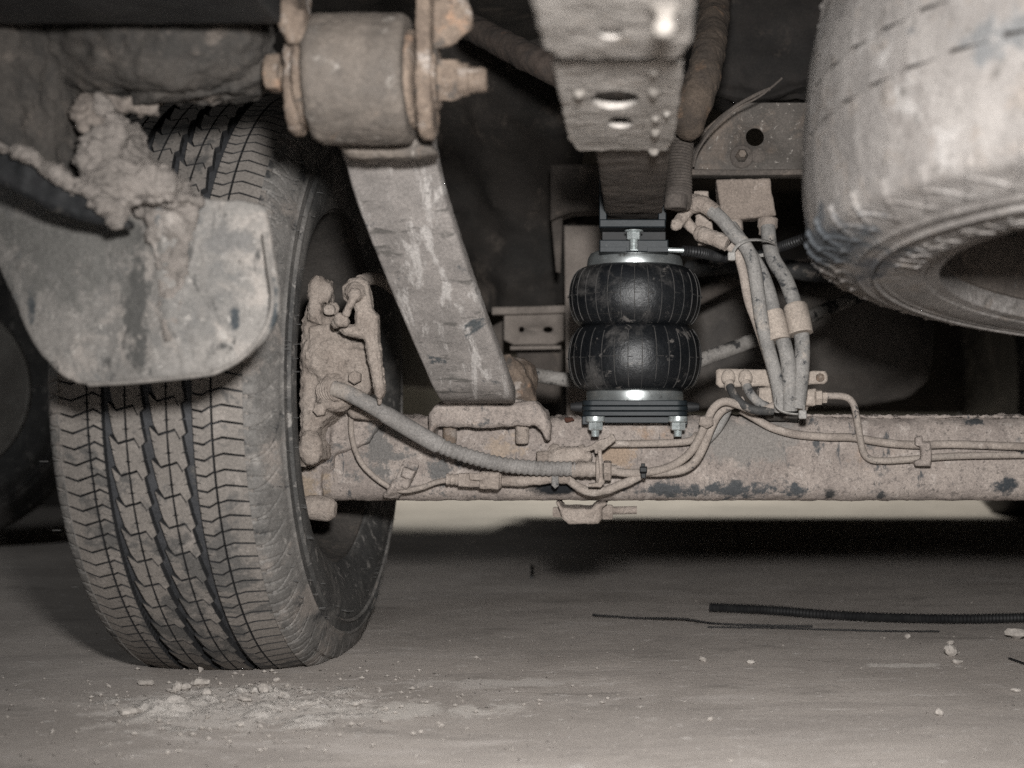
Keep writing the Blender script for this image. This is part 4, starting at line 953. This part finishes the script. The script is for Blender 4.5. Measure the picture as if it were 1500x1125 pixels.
def hose(label, pts, r, m_, extra=None, nm='bundle_hose'):
    t = thing(nm, label, 'hose', P(*pts[-1]), GH)
    part('hose', tube(pth(pts), r, 16, .004), m_, t)
    return t
hose('slim clay coloured hose, leftmost of the bundle', [(1068, 360, 1.40), (1080, 372, 1.40), (1088, 395, 1.40), (1097, 440, 1.40), (1107, 468, 1.402), (1118, 500, 1.405), (1130, 540, 1.41), (1142, 580, 1.41), (1146, 604, 1.41)], .0056, hose_t)
hose('mottled black and clay hose, second from the left, from the elbow', [(1042, 308, 1.40), (1058, 322, 1.395), (1074, 342, 1.39), (1090, 358, 1.388), (1102, 382, 1.386), (1109, 420, 1.386), (1115, 465, 1.386), (1126, 512, 1.39), (1137, 553, 1.392), (1143, 585, 1.394), (1144, 603, 1.396)], .0078, hose_m)
h3 = hose('grey hose with the left clay sleeve round it', [(1070, 332, 1.43), (1084, 352, 1.42), (1100, 375, 1.415), (1116, 402, 1.41), (1128, 436, 1.402), (1138, 478, 1.395), (1149, 505, 1.39), (1156, 545, 1.388), (1157, 602, 1.39)], .0084, hose_m)
h4 = hose('grey hose with the right clay sleeve, running from the valve block outlet', [(1125, 332, 1.445), (1127, 355, 1.44), (1133, 380, 1.43), (1150, 408, 1.42), (1162, 440, 1.41), (1170, 470, 1.40), (1175, 500, 1.395), (1174, 545, 1.39), (1168, 598, 1.39)], .0086, hose_m)
part('sleeve', tube(pth([(1130, 458, 1.398), (1136, 477, 1.394), (1141, 499, 1.39)]), .0130, 22, .002, lambda s, k: 1 - .06 * (s < .0015) - .03 * math.sin(s * 300) * .3), foam_m, h3)
part('sleeve', tube(pth([(1165, 449, 1.402), (1169, 468, 1.396), (1173, 489, 1.392)]), .0138, 22, .002, lambda s, k: 1 - .06 * (s < .0015)), foam_m, h4)
def tie(nm, label, pts, head, r=.0016, hz_=1.375):
    t = thing(nm, label, 'cable tie', head)
    part('strap', sweep(pth(pts), rrect(.0042, .0017, .0006), .003), tie_m, t)
    c = head; part('tie_head', organic([prism(rrect(.0085, .0095, .0015), c, (1, 0, 0), (0, 0, 1), (0, 1, 0), .007, .001)], .0008, ((.0003, 200),), 0), tie_m, t)
tie('cable_tie', 'grey cable tie looped round the hoses at the upper fittings', [(1072, 373, 1.382), (1080, 360, 1.376), (1096, 352, 1.38), (1118, 352, 1.40), (1134, 358, 1.425), (1139, 368, 1.45), (1132, 372, 1.46), (1110, 375, 1.46), (1085, 385, 1.44)], P(1072, 375, 1.376))
tie('cable_tie', 'pale cable tie gathering the lower ends of the hoses at the junction', [(1137, 583, 1.384), (1136, 594, 1.378), (1144, 602, 1.374), (1158, 606, 1.374), (1174, 606, 1.378), (1177, 596, 1.384), (1176, 582, 1.40)], P(1176, 607, 1.368))
BJ = thing('brake_junction', 'clay coated brake junction block on top of the beam behind the hose ends', 'brake junction', P(1150, 612, 1.43))
part('mount_plate', organic([slab([(1049, 543), (1053, 540), (1125, 541), (1145, 548), (1180, 546), (1190, 543), (1209, 543), (1213, 549), (1213, 559), (1207, 563), (1190, 563), (1150, 572), (1120, 566), (1055, 568), (1049, 563)], 1.43, .012, .002)], .0013, ((.0005, 90),), 1), foam_m, BJ)
part('block', organic([slab([(1112, 568), (1134, 566), (1134, 596), (1112, 596)], 1.425, .03, .003), slab([(1180, 570), (1196, 569), (1196, 595), (1176, 595)], 1.42, .03, .003), slab([(1130, 572), (1184, 572), (1184, 602), (1130, 602)], 1.432, .03, .003)], .0014, ((.0007, 90),), 1), foam_m, BJ)
part('pipe_nut', lathe([(.0075, 0), (.0088, .001), (.0088, .007), (.0066, .008), (.0066, .013)], P(1194, 582, 1.425), (1, 0, 0), 6, .2), foam_m, BJ)
part('bolt', lathe([(.0042, 0), (.0048, -.001), (.0048, -.004), (.003, -.005)], P(1201, 553, 1.43), (0, 1, 0), 12), rust_m, BJ)
for x in (1067, 1092):
    part('banjo', organic([ball(P(x, 553, 1.424), .0082, 16, (1, .7, 1.15)), tube(pth([(x, 560, 1.42), (x + 3, 570, 1.415)]), .0058, 12, .002)], .0011, ((.0004, 140),), 1), foam_m, BJ)
part('under_block', organic([slab([(1110, 600), (1175, 602), (1170, 618), (1125, 616)], 1.43, .04, .004)], .0016, ((.001, 90),), 1), mud_dk, BJ)
solo('junction_hose', tube(pth([(1069, 566, 1.414), (1076, 580, 1.404), (1090, 594, 1.398), (1108, 601, 1.396), (1132, 602, 1.40)]), .0048, 12, .003), hose_b, 'black scuffed hose curving from the left banjo of the junction', 'hose', 'short hoses at the junction')
solo('junction_hose', tube(pth([(1094, 566, 1.412), (1100, 578, 1.404), (1112, 590, 1.402), (1126, 597, 1.404)]), .0052, 12, .003), hose_m, 'grey scuffed hose curving from the right banjo of the junction', 'hose', 'short hoses at the junction')
BP = thing('brake_pipe', 'bent steel brake pipe stepping down the beam from the junction to the right edge', 'brake pipe', P(1300, 676, 1.43))
part('pipe', tube(pth([(1200, 580, 1.425), (1225, 580, 1.425), (1240, 582, 1.42), (1249, 590, 1.42), (1254, 606, 1.42), (1259, 636, 1.424), (1264, 660, 1.428), (1272, 671, 1.43), (1288, 675, 1.43), (1330, 673, 1.43), (1400, 668, 1.43), (1520, 666, 1.43)]), .0040, 12, .004),
     M('pipe_scuffed', (.29, .245, .208), (.22, .186, .16), 30, [((.03, .031, .033), 34, .60, .05)], .7, .35), BP)
solo('brake_pipe', tube(pth([(1085, 600, 1.43), (1105, 612, 1.432), (1130, 626, 1.432), (1165, 636, 1.432), (1210, 640, 1.432), (1250, 641, 1.432), (1300, 649, 1.432), (1350, 652, 1.432), (1400, 651, 1.432), (1520, 655, 1.432)]), .0046, 12, .004), hose_t, 'straight clay covered pipe lying along the upper right of the beam', 'brake pipe')
g = organic([slab([(1342, 641), (1352, 638), (1353, 648), (1364, 648), (1366, 668), (1364, 683), (1342, 683), (1340, 676), (1350, 672), (1350, 655), (1342, 652)], 1.416, .012, .002)], .001, ((.0004, 140),), 0)
solo('pipe_clip', g, axle_m, 'dusty clip pinning both brake pipes to the beam at the right', 'clip')
# small rust hole and weld lumps
solo('rust_chip', organic([slab([(826, 612), (838, 611), (842, 616), (830, 619)], 1.438, .006, .001)], .001, ((.0008, 160),), 0), M('deep_rust', (.10, .035, .02), (.05, .02, .012), 60, (), .9, .6), 'dark red rust chip on the beam left of the air spring plate', 'chip')

# bracket hanging below the beam
LB = thing('lower_bracket', 'muddy U shaped bracket with a threaded bolt hanging below the beam', 'bracket', P(850, 770, 1.46))
part('strap', organic([sweep([P(816, 734, 1.455), P(822, 744, 1.455), P(834, 748, 1.455), P(868, 748, 1.455), P(880, 744, 1.455), P(886, 734, 1.455)], rrect(.0075, .04, .002), .003, Vector((0, 0, 1)) * 0 + Vector((.0, .001, 1))) if False else slab([(812, 735), (819, 735), (824, 744), (866, 745), (872, 738), (884, 735), (890, 738), (882, 745), (882, 760), (876, 768), (832, 769), (823, 760), (819, 748)], 1.445, .05, .003)], .0016, ((.0008, 70), (.0004, 220)), 1), mud, LB)
part('bolt_head', lathe([(.006, 0), (.0065, .001), (.0065, .010)], P(810, 750, 1.465), (1, 0, 0), 6), mud, LB)
part('nut', lathe([(.006, 0), (.008, .001), (.0095, .003), (.0095, .012), (.008, .014)], P(880, 750, 1.465), (1, 0, 0), 6), mud, LB)
part('bolt', tube([P(890, 748, 1.465), P(933, 747, 1.465)], .0046, 12, .0005, lambda s, k: 1 + .06 * math.sin(2 * math.pi * s / .0018), smooth=False), mud, LB)

# ------------------------------------------------------------------ mud flap, arch liner and caked mud, upper left
MF = thing('mud_flap', 'grey mud flap with rounded corners hanging in front of the big wheel', 'mud flap', P(200, 560, 1.0))
fo = [(-60, 250), (60, 262), (190, 284), (300, 289), (370, 293), (379, 300), (387, 345), (398, 425), (399, 440), (394, 468), (380, 496), (355, 523), (325, 541), (298, 548), (210, 558), (118, 563), (96, 561), (78, 554), (58, 541), (36, 520), (16, 496), (1, 470), (-9, 445), (-74, 330)]
def flapfn(p, n):
    x = p.x * F / p.y + PX; y = PY - (p.z - HC) * F / p.y; d = 0
    if n.y < 0:
        w = 232 + (y - 300) * .10
        d += .006 * math.exp(-((x - w) / 16) ** 2) * max(0, min(1, (520 - y) / 200)) * (1 + .6 * fr(p, 60, 1))
        d += .0035 * max(0, fr(p, 50, 4)) * (1 if x > 225 else .25)
        d += .0018 * math.exp(-((x - 262 - 8 * math.sin(y * .05)) / 6) ** 2)
    return d
me = organic([slab(fo, 1.0, .008, .002)], .0021, ((.0006, 40), (.0004, 160)), 0, flapfn)
for v in me.vertices:       # the left half is pushed back, the whole sheet bows a little
    x = (v.co.x * F / v.co.y) + PX; t = max(0, min(1, (250 - x) / 120)); v.co.y += .016 * t * t * (3 - 2 * t) + .00000016 * (x - 200) ** 2 * 3
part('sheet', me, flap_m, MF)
part('rim_bead', tube(pth([(387, 340, 1.0), (394, 395, 1.001), (399, 436, 1.002), (394, 468, 1.002), (380, 496, 1.0), (355, 523, .999), (325, 541, .998), (298, 549, .998), (200, 559, .999), (130, 563, 1.006)]), .0018, 8, .004), flap_edge, MF)
CK = thing('caked_mud', 'thick pale lump of caked mud on the top edge of the mud flap', 'mud lump', P(200, 300, .99))
cl = [slab([(136, 172), (166, 166), (180, 200), (190, 224), (222, 240), (246, 252), (250, 272), (288, 292), (240, 300), (186, 300), (150, 300), (122, 284), (118, 262), (132, 250), (128, 212)], .985, .06, .008),
      ball(P(146, 236, .978), .017, 16, (1, .7, 1.6)), ball(P(172, 272, .975), .020, 16, (1.4, .7, .9)), ball(P(215, 268, .98), .018, 16, (1.5, .8, .9)), ball(P(165, 200, .985), .012, 14, (1, .8, 1.6)), ball(P(150, 160, .99), .011, 12),
      ball(P(172, 310, .965), .010, 12, (.9, .8, 1.2)), ball(P(152, 297, .962), .010, 12), ball(P(120, 275, .968), .010, 12, (1.5, 1, .8))]
part('lump', organic(cl, .0017, ((.0034, 34), (.0034, 105), (.0018, 260)), 0, seed=2), mud_fl, CK)
part('crumb_ridge', organic([tube(pth([(-30, 192, .955), (0, 207, .955), (40, 227, .955), (75, 250, .958), (105, 268, .96), (140, 292, .96), (176, 318, .962)]), .0058, 10, .003)], .0013, ((.0048, 70), (.0018, 220)), 0, seed=5), mud_fl, CK)
part('drip', organic([slab([(200, 288), (292, 288), (284, 330), (272, 380), (268, 430), (258, 470), (246, 500), (236, 470), (232, 420), (224, 370), (216, 330)], .9978, .007, .001)] +
                      [ball(P(x, y, .9985), r, 10, (1, .5, 1.3)) for x, y, r in ((222, 312, .009), (230, 345, .008), (240, 390, .007), (250, 330, .009), (246, 430, .006), (262, 370, .006), (252, 470, .005), (212, 298, .010), (268, 302, .008))],
                      .0015, ((.0036, 50), (.0022, 130), (.0010, 400)), 0, seed=9), mud_fl, CK)
AR = thing('wheel_arch_liner', 'dark mud splashed wheel arch liner at the upper left corner', 'arch liner', P(80, 200, 1.0))
rows = []
tops = [(70, .99), (150, .975), (220, .97), (290, .975), (360, .99), (408, 1.02)]
for (ys, dz) in (((-60,) * 6, .0), ((20,) * 6, -.02), ((70, 78, 80, 76, 70, 60), -.015), ((96, 118, 125, 116, 104, 84), .0), ((140, 142, 142, 138, 126, 98), .03), ((152, 158, 156, 150, 138, 106), .05)):
    rows.append([P(x, y, z + dz) for (x, z), y in zip(tops, ys)])
me = mesh_from('arch_lip', patch(rows, 14, 12, .005, ((.005, 22), (.0025, 70), (.001, 200)), 4), sharp=60); part('arch_lip', me, mud_dk, AR)
rows = []
for y0 in (-60, 30, 110, 180, 235, 275):
    rows.append([P(x, y0 + dy * max(0, (y0 + 60) / 335), z) for x, z, dy in ((-70, .93, -115), (0, .945, -70), (50, .965, -30), (95, .99, 5), (132, 1.03, 35), (150, 1.08, 45))])
me = mesh_from('side_panel', patch(rows, 14, 14, .005, ((.004, 24), (.0022, 80), (.001, 220)), 7), sharp=60); part('side_panel', me, mud_dk, AR)
part('lower_lip', organic([slab([(-50, 186), (0, 206), (60, 240), (110, 270), (150, 298), (188, 327), (186, 333), (150, 329), (110, 322), (60, 303), (0, 272), (-50, 250)], .962, .018, .004)], .002, ((.0012, 50),), 1), black_pl, AR)
part('mud_splash', organic([tube(pth([(150, 145, .995), (120, 150, .985), (125, 175, .985), (138, 195, .985)]), .007, 10, .003), tube(pth([(130, 142, 1.0), (180, 156, 1.0), (230, 157, 1.01)]), .006, 10, .003), ball(P(122, 160, .985), .010, 10), ball(P(140, 180, .985), .009, 10)], .0015, ((.005, 60), (.0015, 200)), 0, seed=3), M('splash_mud', (.19, .158, .134), (.11, .092, .08), 40, (), .95, .8, 200, .0015), AR)
solo('bumper_corner', organic([box(-.62, -.255, .84, .93, .560, .66, .012)], .005, ((.0008, 30),), 1), wire_m, 'black bumper corner along the very top left edge', 'bumper')

# ------------------------------------------------------------------ things on the floor
solo('ribbed_hose', tube([Vector((v.x, v.y, .0068)) for v in [P(1040, 0, 1.765), P(1120, 0, 1.745), P(1220, 0, 1.70), P(1330, 0, 1.675), P(1430, 0, 1.67), P(1540, 0, 1.685)]], .0062, 14, .0012, corr(.0048, .13)), wire_m, 'black ribbed hose lying on the floor at lower right', 'hose')
solo('thin_wire', tube([Vector((v.x, v.y, .0022 + h)) for v, h in [(P(868, 0, 1.72), .002), (P(930, 0, 1.705), 0), (P(1000, 0, 1.68), .003), (P(1050, 0, 1.66), 0), (P(1130, 0, 1.645), 0), (P(1190, 0, 1.64), 0)]], .0013, 6, .008), wire_m, 'longest thin black wire on the floor reaching left of the ribbed hose', 'wire', 'thin wires on the floor')
solo('thin_wire', tube([Vector((v.x, v.y, .0022)) for v in [P(1036, 0, 1.635), P(1120, 0, 1.63), P(1220, 0, 1.615), P(1300, 0, 1.605), P(1376, 0, 1.603)]], .001, 6, .008), wire_m, 'thin black wire lying in front of the ribbed hose', 'wire', 'thin wires on the floor')
solo('thin_wire', tube([Vector((v.x, v.y, .002)) for v in [P(1478, 0, 1.43), P(1500, 0, 1.40), P(1520, 0, 1.37)]], .0013, 6, .008), wire_m, 'short thin black wire at the right edge near the pale crumbs', 'wire', 'thin wires on the floor')
solo('twig', tube([Vector((P(779, 0, 2.28).x, 2.28, .002)), Vector((P(780, 0, 2.2).x, 2.2, .006)), Vector((P(779, 0, 2.12).x, 2.12, .002))], .003, 6, .02), wire_m, 'short dark twig alone on the floor behind the beam', 'twig')

def lump(c, r, seed, sq=(1, 1, .8), n=10):
    g = ball((0, 0, 0), r, n, sq); rs = random.Random(seed); off = Vector((rs.uniform(0, 50), rs.uniform(0, 50), rs.uniform(0, 50)))
    for i, v in enumerate(g.v):
        d = 1 + .55 * noise.noise(v / r * .9 + off) + .2 * noise.noise(v / r * 2.4 + off); g.v[i] = Vector((v.x * d, v.y * d, v.z * d))
    zmin = min(v.z for v in g.v); g.v = [Vector(c) + Vector((v.x, v.y, v.z - zmin - r * .12)) for v in g.v]; return g
def floor_pt(px, py):
    z = F * HC / (py - 600); return Vector(((px - PX) * z / F, z, 0))
crumbs = [(295, 984, 8, (.7, .8, 1.6), 'upright pale clod standing right against the foot of the big tyre'), (292, 1004, 9, (1.3, 1, .7), 'flat pale clod just below the upright clod'),
          (260, 1013, 8, (1, 1, .9), 'rounded grey clod left of the pair under the big tyre'), (272, 1012, 7, (1.1, 1, .8), 'grey clod touching the rounded clod under the big tyre'),
          (303, 1019, 7, (1.2, 1, .8), 'grey clod in front of the flat clod'), (386, 1016, 8, (1, 1, 1), 'right clod of the row scattered before the big tyre'),
          (360, 1028, 8, (1.3, 1, .6), 'low pale clod at the right end of the powder'), (215, 1004, 8, (1.4, 1, .6), 'low clod at the left end of the powder'),
          (190, 1047, 10, (1.6, 1, .6), 'broad clod at the left foot of the powder heap'), (405, 998, 5, (1, 1, .6), 'tiny clod right of the big tyre contact'),
          (1392, 961, 10, (1, 1, .8), 'largest pale crumb right of the ribbed hose end'), (1393, 945, 5, (1, 1, .8), 'small pale crumb just beyond the largest crumb'), (1402, 972, 6, (1.2, 1, .6), 'small pale crumb just before the largest crumb'),
          (1488, 936, 11, (1.5, 1, .7), 'broken pale crumb touching the ribbed hose at the right edge'), (1375, 1048, 6, (1, 1, .9), 'round pale pebble alone at the lower right'),
          (1030, 969, 5, (1, 1, .8), 'small pale pebble below the thin wires'), (1100, 972, 5, (1.3, 1, .7), 'small flat pebble below the middle of the ribbed hose'), (1488, 1013, 6, (1.4, 1, .5), 'flat pale crumb at the right edge low down'),
          (1040, 1055, 4, (1, 1, .8), 'tiny pebble low in the middle of the floor'), (1330, 935, 4, (1, 1, .8), 'tiny pebble under the ribbed hose, right part')]
for i, (x, y, r, sq, lb) in enumerate(crumbs):
    c = floor_pt(x, y); solo('clod', lump(c, r * c.y / F, i + 1, sq), stone_m, lb, 'clod', 'clods lying on the floor', sharp=25)
# powder heap and loose grit
hp = MB(); nx, ny = 96, 60
for i in range(nx):
    for j in range(ny):
        u = i / (nx - 1) * 2 - 1; v = j / (ny - 1) * 2 - 1; p = Vector((-.375 + u * .17, 1.205 + v * .11, 0)); w = max(0, 1 - u * u - v * v)
        f_ = max(0, fr(p, 22, 3)) + .5 * max(0, fr(p, 60, 8)); h = -.0014 + w ** .7 * (.0060 * f_ + .0022 * fr(p, 200, 1) + .0006)
        h += .012 * math.exp(-((p.x + .44) / .03) ** 2 - ((p.y - 1.20) / .025) ** 2) * (.6 + .6 * fr(p, 60, 2)) + .010 * math.exp(-((p.x + .36) / .05) ** 2 - ((p.y - 1.27) / .02) ** 2) * max(0, fr(p, 70, 5))
        hp.v.append(p + Vector((0, 0, h)))
for i in range(nx - 1):
    for j in range(ny - 1): hp.f.append((i * ny + j, (i + 1) * ny + j, (i + 1) * ny + j + 1, i * ny + j + 1)); hp.m.append(0)
solo('pale_powder', hp, dust_m, 'pale powder and scraped dirt spread before the big tyre', 'powder', kind='stuff', sharp=60)
gt = MB(); gd = MB(); rg = random.Random(11)
for i in range(3000):
    if i % 3 == 0: x, y = rg.gauss(-.34, .13), rg.gauss(1.21, .09)
    else: x, y = rg.uniform(-.75, .75), 1.0 + 1.3 * rg.random() ** 1.6
    r = .0004 + .0013 * rg.random() ** 5 + (.0028 * rg.random() ** 4 if i % 3 == 0 else 0)
    vs = [Vector((x + r * rg.uniform(.6, 1.3) * dx, y + r * rg.uniform(.6, 1.3) * dy, max(-.0003, r * .5 + r * rg.uniform(.4, .8) * dz))) for dx, dy, dz in ((1, 0, 0), (-1, 0, 0), (0, 1, 0), (0, -1, 0), (0, 0, 1), (0, 0, -1))]
    dk = rg.random() < .3 and r < .0018
    (gd if dk else gt).add(vs, [(0, 2, 4), (2, 1, 4), (1, 3, 4), (3, 0, 4), (2, 0, 5), (1, 2, 5), (3, 1, 5), (0, 3, 5)])
part('loose_grit', gt, stone_m, None, smooth=False); o = bpy.data.objects['loose_grit']; tag(o, 'fine pale grit strewn over the floor', 'grit', None, 'stuff')
part('dark_grit', gd, M('dark_crumb', (.16, .14, .125), (.10, .09, .08), 60, (), .95, 0), None, smooth=False); o = bpy.data.objects['dark_grit']; tag(o, 'fine dark grit strewn over the floor', 'grit', None, 'stuff')

# wheel of another vehicle, far left
mw3 = Matrix.Translation((-1.47, 2.62, .325)) @ Matrix.Rotation(math.radians(-62), 4, 'Z')
W3 = thing('parked_wheel', 'dim wheel of another vehicle at the far left behind the mud flap', 'wheel', (0, 0, 0)); W3.matrix_world = mw3
half3 = tyre_profile(.33, .085, .20, .108, 0); pr3 = [(-a, r) for a, r in reversed(half3[1:])] + half3; g = MB(); nt = 90
for i in range(nt):
    th = 2 * math.pi * i / nt
    for a, r in pr3: g.v.append(Vector((a, -r * math.cos(th), max(-.324, r * math.sin(th)))))
n = len(pr3)
for i in range(nt):
    for k in range(n - 1): g.f.append((i * n + k, i * n + k + 1, ((i + 1) % nt) * n + k + 1, ((i + 1) % nt) * n + k)); g.m.append(0)
me = mesh_from('tyre', g); me.materials.append(rubber_m); o = bpy.data.objects.new('tyre', me); COL.objects.link(o); o.parent = W3
g = lathe([(.20, .09), (.195, .094), (.185, .07), (.16, .062), (.15, .078), (.10, .085), (.085, .07), (.04, .072), (.035, .09), (.001, .092)], (0, 0, 0), (1, 0, 0), 60)
me = mesh_from('rim', g); me.materials.append(M('dull_rim', (.33, .31, .28), (.22, .2, .18), 14, (), .6, .3)); o = bpy.data.objects.new('rim', me); COL.objects.link(o); o.parent = W3
